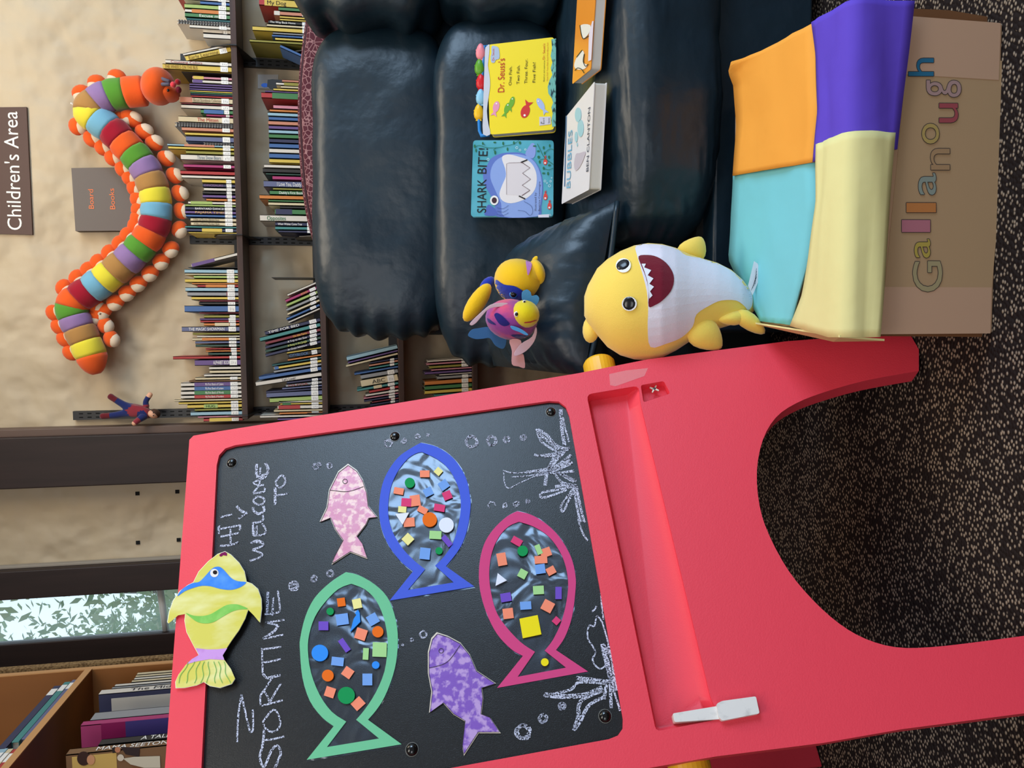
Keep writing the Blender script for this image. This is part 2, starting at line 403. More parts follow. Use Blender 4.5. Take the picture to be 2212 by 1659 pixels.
def shelf_row(rows, z, xb, where, group, anchors):
    """rows: (y0, y1, x of the top, colour, options) read from right to left; y is along the shelf"""
    n = len(rows); names = []
    for i, r in enumerate(rows):
        y0, y1, xt, code = r[:4]; q = r[4] if len(r) > 4 else {}
        wd = abs(y1 - y0); pl = YP(YF + .014 + q.get('s', 0)); xx = xb + .024 * (y0 + y1) / 2
        x1, x0 = pl.p(xx, y0).x, pl.p(xx, y1).x; lean = math.radians(q.get('l', 0))
        top = pl.p(xt, (y0 + y1) / 2).z; h = max(.03, (top - z) / math.cos(lean))
        th = max(.003, (x1 - x0) * math.cos(lean) - .0006)
        names.append((('thick ' if wd > 11.5 else 'slim ' if wd < 6 else '') + ('tall ' if h > .2 else 'small ' if h < .105 else '') + CC[code][1], th, h, x0, x1, lean, code, q))
    seen = {}
    for i, (nm, th, h, x0, x1, lean, code, q) in enumerate(names):
        l = CC[names[i + 1][6]][1] if i + 1 < n else None; rr = CC[names[i - 1][6]][1] if i else None
        ld = 'leaning ' if abs(lean) > .1 else ''
        if l and rr: lab = '%s%s book on the %s, between %s and %s ones' % (ld, nm, where, l, rr) if l != rr else '%s%s book on the %s, between two %s ones' % (ld, nm, where, l)
        elif rr: lab = '%s%s book at the left end of the %s' % (ld, nm, where)
        else: lab = '%s%s book at the right edge of view on the %s' % (ld, nm, where)
        if lab in seen or any(1 for j in range(n) if j != i and 0 < j < n - 1 and names[j][0] == nm and l and rr and {CC[names[j + 1][6]][1], CC[names[j - 1][6]][1]} == {l, rr}):
            a = [(k, t_) for k, t_ in anchors if k <= i][-1]; d = i - a[0]
            lab = '%s%s book on the %s, %s to the left of %s' % (ld, nm, where, ORD[min(d, 19)], a[1])
        seen[lab] = 1
        dep = min(.133 - q.get('s', 0), max(.07, h * .82)); sb = q.get('s', 0)
        book(Vector(((x0 + x1) / 2, YF + .014 + sb, z + .0005)), th, h, dep, code, lean=lean, title=q.get('t'), tcol=q.get('tc'), band=q.get('b'), label=q.get('lab', 1), lab=lab, group=group, spiral=q.get('sp', False))
R1 = [(-6, 0, 381, 'r'), (0, 6, 397, 'w'), (6, 14, 433, 'b'), (14, 24, 399, 'lg'), (25, 33, 400, 'w', {'b': ('o', .2, .85)}), (33, 43, 400, 'g', {'t': ('Excuse me', .68, .22)}), (43.5, 50, 404, 'dt', {'lab': 0}),
 (50, 58, 383, 'w', {'sp': 1, 'lab': 0}), (58, 66, 410, 'w'), (66, 75, 439, 'w', {'s': .01}), (75, 86, 440, 'w', {'lab': 0}),
 (94, 100, 396, 'w', {'l': 15, 'lab': 0}), (100.5, 113, 402, 'y', {'l': 15, 't': ('Early Learning', .93, .28), 'tc': (120, 90, 30)}),
 (136, 144.5, 358, 'w', {'t': ('Counting Colors', .92, .45), 'tc': (150, 40, 40)}), (145, 157, 352, 'y', {'t': ('THE WHEELS ON THE BUS', .97, .5), 'tc': (120, 80, 20)}),
 (168, 175, 416, 'p', {'b': ('y', .72, .98)}), (175.5, 183, 416, 'w', {'b': ('v', .75, .99)}), (184, 189, 410, 'v', {'lab': 0}), (189.2, 194, 410, 'v', {'lab': 0}), (194.2, 199, 410, 'v', {'lab': 0}),
 (199, 202.5, 411, 'y', {'lab': 0}), (202.5, 206, 412, 'g', {'lab': 0}), (206, 209.5, 412, 'n', {'lab': 0}), (209.5, 214, 413, 'r', {'lab': 0}), (214, 226, 388, 'c', {'b': ('sa', .76, .99), 't': ('Biscuit Storybook Collection', .74, .22), 'tc': (120, 90, 60)}),
 (226.5, 229.5, 392, 'm', {'lab': 0}), (230, 239, 392, 'w'), (239, 248, 434, 'g', {'b': ('b', .3, .9)}), (248.5, 254, 446, 'mg', {'s': .004}), (255, 268, 386, 'c', {'t': ('The Mitten', .66, .28), 'tc': (176, 50, 40)}),
 (269, 278, 378, 'gy', {'sp': 1, 'lab': 0}), (278, 287, 393, 'sa'), (289, 296, 400, 'y', {'lab': 0}), (297, 309, 402, 'sl'), (310, 315, 440, 'gy', {'sp': 1, 'lab': 0}), (315, 320, 362, 'lb', {'b': ('sa', .3, .75)}),
 (320, 327, 364, 'y'), (328, 336, 402, 'ol'), (336.5, 349, 391, 'w', {'t': ('Three Snow Bears', .7, .26), 'tc': (90, 110, 120)}), (357, 365, 397, 'mg'), (371, 380, 390, 'r', {'lab': 0}), (380.5, 388, 393, 'w', {'lab': 0}),
 (388.5, 397, 437, 'y'), (398, 406, 438, 'n', {'t': 'DINOSAURS', 'tc': (150, 110, 150)}), (406.5, 414, 441, 'w'), (414.5, 421, 438, 'k'), (421.5, 429, 438, 'v'), (429.5, 436, 446, 'o'), (436.5, 443, 407, 'w', {'b': ('lg', .5, .95)}),
 (443, 448, 400, 'lg'), (448.5, 456, 400, 'n', {'t': ('BARNYARD DANCE!', .8, .24)}), (456.5, 464, 400, 'v', {'t': ('PAJAMA TIME!', .8, .24), 'tc': (220, 180, 90)}), (464.5, 471, 402, 'b'), (472, 480, 412, 'c', {'t': 'A Slide and Surprise Alphabet Book', 'tc': (90, 80, 60)}),
 (480.5, 489, 413, 'c', {'t': 'A Slide and Surprise Numbers Book', 'tc': (90, 80, 60)}), (489.5, 494, 400, 't', {'lab': 0}), (494.5, 502, 404, 'n', {'b': ('y', .3, .7)}), (502.5, 505.5, 408, 'y', {'lab': 0}),
 (545, 553, 414, 'w', {'l': 15, 'lab': 0, 'b': ('v', .5, .99)}), (582, 591, 399, 'lb'), (591, 595, 400, 'c'), (595, 602, 419, 'lg'), (602.5, 611, 400, 'y'), (611, 615, 415, 'o', {'lab': 0}), (615, 621, 427, 'r', {'b': ('o', .3, .8)}),
 (621, 630, 401, 'lb'), (630.5, 640, 405, 'gy', {'b': ('m', .2, .24)}), (640.5, 648, 414, 'y'), (648, 652, 431, 'm', {'lab': 0}), (652, 658.5, 430, 'k'), (660, 674, 399, 'b'), (674.5, 677.5, 431, 'm', {'lab': 0}), (680, 687, 441, 'ol'),
 (687, 691.5, 432, 'v'), (691.5, 696.5, 433, 'r'), (697, 704, 441, 'o', {'b': ('c', .3, .7)}), (705, 716, 393, 'sl', {'t': ('THE MAGIC SHOWMAN', .88, .27)}), (718, 723, 417, 'ol', {'lab': 0}), (724, 728.5, 426, 'w', {'lab': 0}), (729, 735, 416, 'c', {'b': ('o', .2, .8)}),
 (736, 742, 422, 'sl'), (743, 749, 423, 'dg'), (751, 755, 445, 'r'), (755.5, 760, 445, 'o'), (760.5, 767, 450, 'dg'), (768, 775, 374, 'r'), (776, 789, 421, 'v', {'t': ('ALPHABET BOOKS', .6, .22)}), (791, 798, 452, 'w', {'lab': 0}), (798.5, 806, 453, 'c', {'lab': 0}),
 (806.5, 813, 441, 'w', {'lab': 0}), (813.5, 820, 422, 'c'), (820, 824, 409, 'br', {'lab': 0}), (824.5, 833, 391, 'w', {'b': ('v', .15, .78), 't': ('My First Book of Colors', .6, .3)}), (833.5, 842, 391, 'w', {'b': ('b', .15, .78), 't': ('My First Book of Letters', .6, .3)}),
 (842.5, 851, 391, 'w', {'b': ('g', .15, .78), 't': ('My First Book of Words', .6, .3)}), (851.5, 859, 391, 'w', {'b': ('r', .15, .78), 't': ('My First Book of Numbers', .6, .3)}), (860, 865, 377, 'c', {'lab': 0}), (865.5, 871, 386, 'y'), (871.5, 880, 405, 'y', {'t': ('HUG', .66, .5), 'tc': (20, 60, 20), 'b': ('lg', .45, .7)}),
 (880.5, 886, 421, 'ol'), (887, 896, 412, 'lb'), (896.5, 901, 428, 'p', {'lab': 0}), (901.5, 909, 440, 'r', {'b': ('y', .25, .85)})]
shelf_row(R1, SZ[0], 500, 'top wall shelf', 'books on the top wall shelf', [(0, 'the frame edge'), (11, 'the right bracket'), (30, 'the first spiral book'), (58, 'the middle bracket'), (72, 'the thick blue book'), (89, 'the purple alphabet book')])
R2 = [(-2, 4, 560, 'lg'), (5, 19, 560, 'r', {'b': ('y', 0, .9), 't': ('My Dog', .85, .5), 'tc': (40, 26, 20), 'lab': 0}), (19.5, 28, 602, 'g'), (28.5, 38, 592, 'sa', {'b': ('w', .85, .99)}), (38.5, 44, 605, 'y', {'lab': 0}), (44.5, 49, 605, 'y', {'lab': 0}), (49.5, 57, 580, 'k', {'t': ('The Way Back Home', .96, .4)}),
 (57.5, 63.5, 577, 'c'), (64, 74, 546, 'y'), (74.5, 79, 590, 'gy', {'lab': 0}), (79.5, 85, 588, 'b'), (85.5, 92, 595, 'y'), (92.5, 99, 540, 'ol', {'lab': 0}), (128, 136, 608, 'b', {'l': -22, 'lab': 0}),
 (175, 181, 610, 'sa'), (181.5, 188, 597, 'w', {'b': ('ol', .0, .8)}), (188.5, 194, 607, 'c'), (194.5, 200, 591, 'y'), (200.5, 204, 573, 'v'), (204.5, 217, 565, 'r', {'b': ('g', 0, .8)}), (230, 239, 591, 'p'), (239.5, 246, 583, 'o', {'lab': 0}),
 (246.5, 255, 579, 'lb'), (255.5, 264, 581, 'b'), (264.5, 274, 580, 'sa'), (274.5, 283, 581, 'v'), (283.5, 292, 581, 'lb'), (292.5, 302, 581, 'g'), (302.5, 312, 582, 'n'), (312.5, 323, 582, 'b'), (323.5, 333.5, 582, 'w'), (334, 345, 582, 'b'), (345.5, 355, 582, 'y'),
 (358, 366, 571, 'w'), (366.5, 376, 568, 'k'), (376.5, 381, 575, 'dg', {'lab': 0}), (382, 391, 589, 'mg'), (393, 407, 570, 'sl', {'t': ('I Love You, Daddy', .75, .3)}), (407.5, 413, 590, 'ol', {'lab': 0}), (413.5, 423, 583, 'g', {'t': ("Daddy's First Book", .8, .3)}), (423.5, 433, 561, 'o', {'lab': 0}),
 (433.5, 438, 580, 'g', {'lab': 0}), (438.5, 446, 580, 'c'), (446.5, 452, 605, 'k', {'lab': 0}), (453, 465, 594, 'g', {'b': ('n', .6, .98)}), (466, 480, 562, 'w', {'t': ('Opposites', .88, .56), 'tc': (30, 110, 66), 'lab': 0}), (481, 489.5, 595, 'n', {'t': 'When Wishes Come True'}), (490, 498, 595, 't'), (498.5, 504, 602, 'n'),
 (605, 611, 622, 'w', {'l': 24, 'lab': 0}), (615, 623, 618, 'mg', {'l': 24, 't': ('ZOO', .55, .35), 'tc': (230, 170, 60)}), (625, 633, 620, 'lg', {'l': 24}), (635, 643, 620, 'gy', {'l': 24}), (645, 652, 622, 'c', {'l': 24}), (655, 662, 620, 'b', {'l': 24}), (664, 669, 624, 'w', {'l': 24, 'lab': 0}),
 (686, 695, 573, 'n', {'l': 14, 't': 'TIME FOR BED'}), (696.5, 706, 562, 't', {'l': 14}), (708, 716, 574, 'm', {'l': 14, 't': ('On the Farm', .5, .25), 'tc': (236, 190, 70)}), (717, 724.5, 574, 'n', {'l': 14, 't': ('A Trip to the Zoo', .6, .25)}), (725.5, 733, 574, 'dg', {'l': 14, 't': ('A Party in the Jungle', .6, .25), 'tc': (220, 220, 110)}),
 (734, 741.5, 574, 'n', {'l': 14, 't': ('An Ocean Adventure', .6, .25)}), (749, 753, 620, 'y', {'l': 8.5, 'lab': 0}), (753.5, 763, 622, 'k', {'l': 8.5, 't': 'CITYBLOCK', 'tc': (90, 130, 180)}), (764, 769, 622, 'o', {'l': 8.5, 'lab': 0}), (770, 775, 588, 'dt', {'l': 8.5}), (776, 783, 592, 'y', {'l': 8.5, 'b': ('b', .9, .99)}), (783.5, 790, 592, 'gy', {'l': 8.5}),
 (791, 800, 560, 'b', {'l': 8.5}), (803, 813, 553, 'w', {'l': 8, 't': ("Let's Look!", .6, .4), 'tc': (40, 36, 34), 'lab': 0}), (815, 821, 620, 'n', {'l': 6}), (822, 829, 618, 'gy', {'l': 5, 't': 'OLIVIA', 'tc': (150, 60, 50)}), (830, 835, 610, 'sl', {'l': 4}), (836, 841.5, 575, 'n', {'l': 3}), (842, 853, 576, 'sl', {'l': 2}), (853.5, 864, 583, 'lg', {'l': 2}),
 (864, 868.5, 603, 'w', {'lab': 0}), (868.5, 873, 606, 'y', {'b': ('g', .75, .95)}), (873.5, 882, 600, 'w', {'b': ('r', .5, .98)}), (882.5, 888, 592, 'c', {'lab': 0}), (888, 893.5, 604, 'o'), (894, 900, 562, 'w', {'lab': 0}), (900.5, 906, 600, 'v', {'lab': 0})]
shelf_row(R2, SZ[1], 676, 'second wall shelf', 'books on the second wall shelf', [(0, 'the frame edge'), (14, 'the right upright'), (33, 'the white book'), (49, 'the gap'), (62, 'the black block book')])
R3 = [(744, 754, 750, 'lb', {'l': 13, 'lab': 0}), (755, 760, 752, 'v', {'l': 13, 'lab': 0}), (761, 767, 748, 'c', {'l': 13, 'lab': 0}), (772, 776, 800, 'n', {'l': 9}), (776.5, 782, 798, 'sa', {'l': 9}), (783, 788, 798, 't', {'l': 9}), (789, 795, 766, 'b', {'l': 9, 'lab': 0}), (796, 806, 780, 'gy', {'l': 9}), (807, 823, 781, 'c', {'l': 9, 't': ('ABC', .7, .35), 'tc': (60, 56, 50)}),
 (824, 831, 772, 't', {'l': 9, 'b': ('c', .4, .6)}), (832, 839, 798, 'r', {'l': 9}), (840, 846, 790, 'w', {'l': 8}), (847, 851, 786, 'p', {'l': 8}), (852, 857, 787, 'n', {'l': 8}), (858, 862, 804, 'm', {'l': 8}), (863, 868, 800, 'n', {'l': 8})]
shelf_row(R3, SZ[2], 838, 'third wall shelf', 'books on the third wall shelf', [(0, 'the sofa back')])
R4 = [(772, 777, 924, 'w', {'l': 3}), (778, 783, 922, 'p', {'l': 3}), (784, 791, 928, 'ol', {'l': 3}), (791.5, 796, 933, 'p', {'l': 3, 'lab': 0}), (796.5, 803, 918, 'v', {'l': 3, 'lab': 0}), (803.5, 807, 950, 'w', {'l': 3, 'lab': 0}), (807.5, 815, 945, 'gy', {'l': 3}), (816, 826, 918, 'o', {'l': 3}), (826.5, 836, 918, 'g', {'l': 3}), (836.5, 845, 918, 'y', {'l': 3}), (845.5, 851, 938, 't', {'l': 3}), (851.5, 858, 955, 'w', {'l': 3, 'b': ('r', .5, .9)})]
shelf_row(R4, SZ[3], 996, 'lowest wall shelf', 'books on the lowest wall shelf', [(0, 'the sofa cushion')])
# metal book ends and a notice on the wall behind the books
def bookend(xt, xb, y0, y1, z, lab, base=.03):
    pl = YP(YF + .05); a, c = pl.p(xb, y1).x, pl.p(xb, y0).x; top = pl.p(xt, (y0 + y1) / 2).z
    pts = [Vector((a, YF + .05 + k * .00, u)) for k, u in ((0, z), (0, z))]
    o = boxes('book_end', [((a, YF + .02, z), (a + .0015, YF + .12, top)), ((a, YF + .10, z), (a + .0015 + base, YF + .12, z + .002))], blackmetal)
    tag(o, lab, 'book end', 'metal book ends')
bookend(411, 512, 576, 580.5, SZ[0], 'black metal book end under the leaning purple and white book', .001)
bookend(589, 690, 596, 602, SZ[1], 'grey metal book end standing alone in the gap of the second shelf')
bookend(397, 505, 158, 168, SZ[0], 'black metal book end beside the tall yellow bus book on the top shelf', .004)
o = flat('notice_card', [(557, 161), (601, 161), (601, 192), (557, 191)], YP(YW - .002), mat('card_white', S(190, 186, 180), .7)); tag(o, 'small white card stuck on the wall above the second shelf', 'card')
o = plate('shelf_marker', YP(YF + .06).pp([(578, 172), (588, 171), (600, 172), (640, 174), (640, 194), (600, 194), (585, 193), (577, 186)]), (0, -1, 0), .002, blackmetal); tag(o, 'black plastic divider standing among the books below the white card', 'divider')
o = plate('plastic_tab', YP(YF + .065).pp(circ(572, 184, 8, 4.5, 14)), (0, -1, 0), .002, cm((36, 84, 168), .4)); tag(o, 'small blue plastic tab sticking out beside the black divider', 'tab')

# ------------------------------------------------------------------ the easel
XB, UB = Vector((.80558303, .5924829, 0)), Vector((-.13734553, .18674501, .97276025))
NB = XB.cross(UB).normalized()
if NB.y > 0: NB = -NB
CB = Vector((-.3781568, 1.1916009, -.03169902 + .936))
BP = Pl(CB, NB)                               # face of the chalkboard
def bxy(x, y, off=0): q = BP.p(x, y, off) - CB; return q.dot(XB), q.dot(UB)
def B(x, u, off=0): return CB + XB * x + UB * u + NB * off
red = mat('red_plastic', S(234, 62, 80), .5, .5, bump=[(420, .22, .0012), (40, .05, .004)])
black = mat('chalkboard_black', S(20, 20, 21), .29, .5, bump=[(900, .35, .0008)])
yelp = mat('yellow_plastic', S(240, 186, 40), .35, .45)
ez = thing('easel', (CB.x, CB.y, 0), 'red plastic double-sided easel with chalkboard front, standing on the carpet', 'easel')
FO = .006
def bp(pts, off=FO): return [BP.p(x, y, off) for x, y in pts]
def rc(pts, rad=9):                           # round the corners of a px polygon
    out = []; n = len(pts)
    for i in range(n):
        a, b, c = Vector(pts[i - 1]), Vector(pts[i]), Vector(pts[(i + 1) % n]); r = min(rad, (a - b).length * .4, (c - b).length * .4)
        p, q = b + (a - b).normalized() * r, b + (c - b).normalized() * r
        out += [tuple(p * (1 - t) ** 2 + b * 2 * t * (1 - t) + q * t * t) for t in (0, .33, .67, 1)]
    return out
arch = [tuple(v) for v in cr([(1985, 801), (1870, 822), (1778, 848), (1718, 872), (1676, 902), (1648, 950), (1635, 1018), (1641, 1093), (1662, 1157), (1703, 1232), (1755, 1295), (1813, 1347), (1870, 1380), (1935, 1398), (2009, 1398), (2110, 1387), (2230, 1371)], 3)]
outer = [(409, 950), (418, 941), (470, 932), (850, 872), (1250, 806), (1400, 776), (1700, 737), (1900, 722), (1966, 722), (1985, 755)] + arch + \
        [(2330, 1360), (2345, 1525), (2212, 1541), (1950, 1575), (1778, 1605), (1547, 1634), (1350, 1668), (1000, 1738), (560, 1832), (400, 1860), (352, 1845), (345, 1820), (356, 1660), (380, 1340)]
bhole = rc([(470, 967), (1223, 861), (1352, 1590), (430, 1758)], 38)
thole = rc([(1267, 852), (1380, 833), (1383, 868), (1536, 1511), (1560, 1552), (1417, 1580)], 12)
nhole = rc([(1384, 832), (1434, 823), (1448, 850), (1390, 869)], 5)
front = plate('front_panel', bp(outer), NB, .034, red, ez, holes=[bp(bhole), bp(thole), bp(nhole)], bev=.004)
cb = plate('chalkboard', bp(rc([(466, 962), (1228, 856), (1358, 1596), (424, 1764)], 38), 0), NB, .006, black, ez)
for i, (x, y) in enumerate(((501, 1000), (853, 943), (1190, 890), (1307, 1547), (890, 1619), (466, 1716))):
    c = BP.p(x, y, .0); r = .0088
    ellipsoid('screw_cap', c, XB * r, UB * r, NB * r * .75, mat('cap_black', S(8, 8, 9), .08, .6), cb, 16)
    rr = [c + (XB * math.cos(k * math.pi / 12) + UB * math.sin(k * math.pi / 12)) * .0094 + NB * .0006 for k in range(24)]
    plate('washer', rr, NB, .001, mat('washer_grey', S(120, 118, 112), .3, .6), cb)
def tray(name, hole, dep, parent):
    inn = [Vector((p[0], p[1])) for p in hole]; c = sum(inn, Vector((0, 0))) / len(inn)
    n = len(hole); sl = lambda p: (p - c).dot(Vector((.975, -.223))) > 0
    vs = bp(hole, .001) + [BP.p(*(c + (p - c) * .975 - (Vector((26, -2)) if sl(p) and name == 'chalk_tray' else Vector((0, 0)))), -dep) for p in inn]
    fs = [(i, (i + 1) % n, (i + 1) % n + n, i + n) for i in range(n)]
    k = len(vs); tri = tessellate_polygon([vs[n:]]); fs += [tuple(i + n for i in t) for t in tri]
    return mk(name, vs, fs, red, parent, True)
o = tray('chalk_tray', thole, .020, ez); o.modifiers.new('n', 'WEIGHTED_NORMAL')
for p in o.data.polygons: p.use_smooth = False
o = tray('bolt_recess', nhole, .012, ez)
for p in o.data.polygons: p.use_smooth = False
# sloping ledge along the tray
ledge = [BP.p(*p, -.019) for p in ((1352, 846), (1378, 842), (1534, 1508), (1508, 1516))]; l2 = [BP.p(*p, .003) for p in ((1374, 842), (1381, 868), (1537, 1509), (1531, 1514))]
bolt = mat('bolt_white', S(225, 215, 200), .4)
bv = bpy.data.meshes.new('x')
c0 = BP.p(1413, 843, -.006)
tb = []
vs, fs = [], []
for k in range(4):
    a = math.pi / 4 + k * math.pi / 2 + .15; d = XB * math.cos(a) + UB * math.sin(a); s = XB * -math.sin(a) + UB * math.cos(a)
    for q in (c0 + s * .0016, c0 - s * .0016, c0 + d * .0085 - s * .001, c0 + d * .0085 + s * .001): vs.append(q + NB * .004)
    fs.append((4 * k, 4 * k + 1, 4 * k + 2, 4 * k + 3))
wb = mk('wing_bolt', vs, fs, bolt, ez); m_ = wb.modifiers.new('s', 'SOLIDIFY'); m_.thickness = .002
ellipsoid('bolt_head', c0 + NB * .005, XB * .003, UB * .003, NB * .002, mat('bolt_dark', S(60, 58, 60), .3, .6), ez, 12)
tape = plate('clear_tape', bp([(1316, 808), (1352, 800), (1400, 795), (1392, 812), (1330, 834), (1318, 832)], FO + .0008), NB, .0006, mat('tape', S(240, 225, 225), .15, .6, alpha=.12), ez)
# rear panel leaning the other way, its tray boards' yellow hubs
NH = Vector((NB.x, NB.y, 0)).normalized()
U2 = (Vector((-UB.x, -UB.y, 0)) * 1.28 + Vector((0, 0, UB.z))).normalized()
top = CB + UB * .352 - NH * .055
def back(x, d, off=0): return top + XB * x + U2 * -d + NH * 0
zt = top.z / U2.z
prof = [(-.30, 0), (.30, 0), (.306, .7), (.306, zt - .002), (.25, zt - .002), (.215, zt - .12), (.10, zt - .30), (-.10, zt - .30), (-.215, zt - .12), (-.25, zt - .002), (-.306, zt - .002), (-.306, .7)]
N2 = XB.cross(U2).normalized()
if N2.y > 0: N2 = -N2
plate('rear_panel', [back(x, d) for x, d in prof], N2, .03, red, ez, bev=.004)
hin = [B(x, .352, -.012) for x in (-.27, .27)]
plate('top_hinge', [B(-.27, .35, -.03), B(.27, .35, -.03), B(.27, .35, -.03) - NH * .05, B(-.27, .35, -.03) - NH * .05], (0, 0, 1), .02, red, ez)
for s, (x, y) in ((1, (1296, 792)), (-1, (1490, 1652))):
    q = BP.p(x, y, -.04) - CB; xx, uu = q.dot(XB), q.dot(UB); cpt = B(xx, uu, -.05)
    r0, r1 = [], []
    ax = XB * s
    rings = []
    for d, r in ((-.05, .03), (.012, .03), (.017, .027), (.017, .0)):
        rings.append([cpt + ax * d + (UB * math.cos(k * math.pi / 14) + NB * math.sin(k * math.pi / 14)) * max(r, .0005) for k in range(28)])
    loft('hub', rings, yelp, ez, smooth=False)
# white eraser lying in the tray
er = thing('eraser', BP.p(1550, 1530, -.01), 'white plastic board eraser with stepped handle lying across the chalk tray', 'eraser')
wm = mat('eraser_white', S(226, 222, 218), .4, .4, var=(60, S(190, 186, 184), .55, .8))
plate('handle', [BP.p(*p, .010) for p in rc([(1453, 1541), (1457, 1560), (1562, 1553), (1556, 1524)], 4)], NB, .022, wm, er, bev=.003)
plate('head', [BP.p(*p, .016) for p in rc([(1548, 1520), (1560, 1514), (1633, 1504), (1641, 1541), (1560, 1557), (1552, 1548)], 4)], NB, .03, wm, er, bev=.003)
plate('felt', [BP.p(*p, -.0145) for p in rc([(1560, 1516), (1630, 1506), (1637, 1539), (1563, 1552)], 4)], NB, .005, mat('felt_grey', S(90, 88, 90), .9), er)

# chalk writing and drawings
ch = mat('chalk', S(176, 184, 214), .9, .05)
tt = ch.node_tree; bb = tt.nodes['Principled BSDF']; co = tt.nodes.new('ShaderNodeTexCoord'); nz = tt.nodes.new('ShaderNodeTexNoise'); nz.inputs['Scale'].default_value = 520; nz.inputs['Detail'].default_value = 4
rp = tt.nodes.new('ShaderNodeValToRGB'); rp.color_ramp.elements[0].position = .40; rp.color_ramp.elements[0].color = (*S(34, 34, 38), 1); rp.color_ramp.elements[1].position = .56; rp.color_ramp.elements[1].color = (*S(206, 210, 232), 1)
tt.links.new(co.outputs['Object'], nz.inputs['Vector']); tt.links.new(nz.outputs['Fac'], rp.inputs[0]); tt.links.new(rp.outputs[0], bb.inputs['Base Color'])
def zl(ox, oy, s, lines, w=3.2):
    out = []
    for l in lines:
        ww = w
        if isinstance(l[0], (int, float)): ww, l = l[0], l[1:]
        ww *= 1.25
        out.append((cr([Vector(p) for p in Z(ox, oy, s, l)], 5) if len(l) > 2 else [Vector(p) for p in Z(ox, oy, s, l)], ww))
    return out
def loop_(ox, oy, s, cx, cy, r, w=3, wob=.18, turns=1.9):
    pts = []
    for k in range(int(26 * turns)):
        a = k * 2 * math.pi / 26 + cx; q = r * (1 - .2 * k / (26 * turns)) * (1 + wob * 1.1 * noise.noise(Vector((math.cos(a) * 1.4 + cx, math.sin(a) * 1.4, k * .04)))); pts.append((ox + (cx + q * math.cos(a)) / s, oy + (cy + q * math.sin(a)) / s))
    return (pts, w)
A = (440, 940, 6.9125); D = (360, 1170, 6.9125); G = (360, 1400, 6.406)
ribbons('chalk_greeting', zl(*A, [[(230, 1475), (222, 1380), (250, 1360)], [(250, 1400), (400, 1372), (540, 1345)], [(540, 1420), (550, 1335)], [(250, 1515), (390, 1490), (530, 1460)], [(400, 1400), (402, 1650)], [(240, 1655), (400, 1640), (520, 1600)], [(245, 1225), (330, 1205), (425, 1185)],
    [4.5, (490, 1060), (560, 1130), (640, 1165)], [(520, 1250), (580, 1205), (650, 1160)]]) +
    zl(*A, [[4.5, (790, 430), (788, 600)], [(850, 480), (840, 600), (870, 640)], [4.5, (920, 410), (960, 500), (940, 580), (780, 622)], [(740, 700), (900, 640), (935, 600)], [(730, 712), (830, 742), (830, 640)], [(740, 870), (900, 842), (910, 780)], [(740, 860), (830, 760), (900, 745)], [(740, 970), (800, 920), (890, 940), (905, 1000), (840, 1040), (760, 1012), (740, 970)],
        [4.5, (740, 1075), (750, 1130), (820, 1175), (900, 1130), (890, 1060)], [(880, 1190), (888, 1260), (820, 1300), (720, 1310)], [4.5, (740, 1320), (742, 1500)], [(742, 1500), (900, 1482), (922, 1400), (870, 1320)], [(790, 1350), (790, 1490)], [(710, 1610), (800, 1570), (880, 1600), (890, 1650)],
        [5, (1068, 780), (1066, 1040)], [(1075, 900), (1160, 890), (1260, 868)], [(1070, 700), (1160, 600), (1220, 660), (1200, 740), (1140, 785), (1090, 745), (1070, 700)]]) +
    zl(*D, [[(1250, 20), (1390, 10), (1440, 60), (1280, 120)], [(1280, 120), (1420, 180), (1400, 230), (1240, 290)]]), BP, ch, cb)
ribbons('chalk_storytime', zl(*D, [[4.5, (1512, 750), (1500, 1080)], [(1590, 830), (1580, 1110)], [(1660, 730), (1690, 1000), (1650, 1060), (1460, 1085)], [(1480, 1210), (1620, 1190), (1760, 1165)], [(1480, 1205), (1660, 1250)], [4.5, (1670, 1250), (1600, 1340), (1440, 1450)], [(1440, 1450), (1600, 1420), (1740, 1390)], [(1410, 1610), (1560, 1592), (1710, 1572)]]) +
    zl(*G, [[(1318, 0), (1325, 200), (1330, 350)], [(1340, 200), (1470, 178), (1580, 150)], [4.5, (1330, 350), (1390, 410), (1480, 395), (1575, 375)], [(1580, 490), (1500, 620), (1430, 750)], [(1465, 400), (1380, 540), (1300, 660), (1300, 790)], [(1350, 590), (1400, 680), (1425, 770)], [(1310, 795), (1450, 765), (1605, 720)],
        [(1325, 1030), (1480, 850), (1570, 990), (1550, 1110), (1460, 1160), (1380, 1120), (1340, 1050)], [4.5, (1350, 1120), (1340, 1250), (1320, 1380)], [(1350, 1272), (1480, 1258), (1625, 1222)], [4.2, (1320, 1380), (1290, 1520), (1350, 1640), (1450, 1420), (1530, 1350), (1580, 1450), (1540, 1560), (1490, 1680)],
        [(975, 1300), (990, 950), (1035, 640)], [(1035, 640), (1080, 850), (1155, 1165)], [(1155, 1165), (1195, 1120), (1192, 850)]]), BP, ch, cb)
C7 = (980, 870, 6.381); C8 = (1060, 1300, 5.184); C4 = (640, 1220, 3.779); R7 = (400, 850, 2.051)
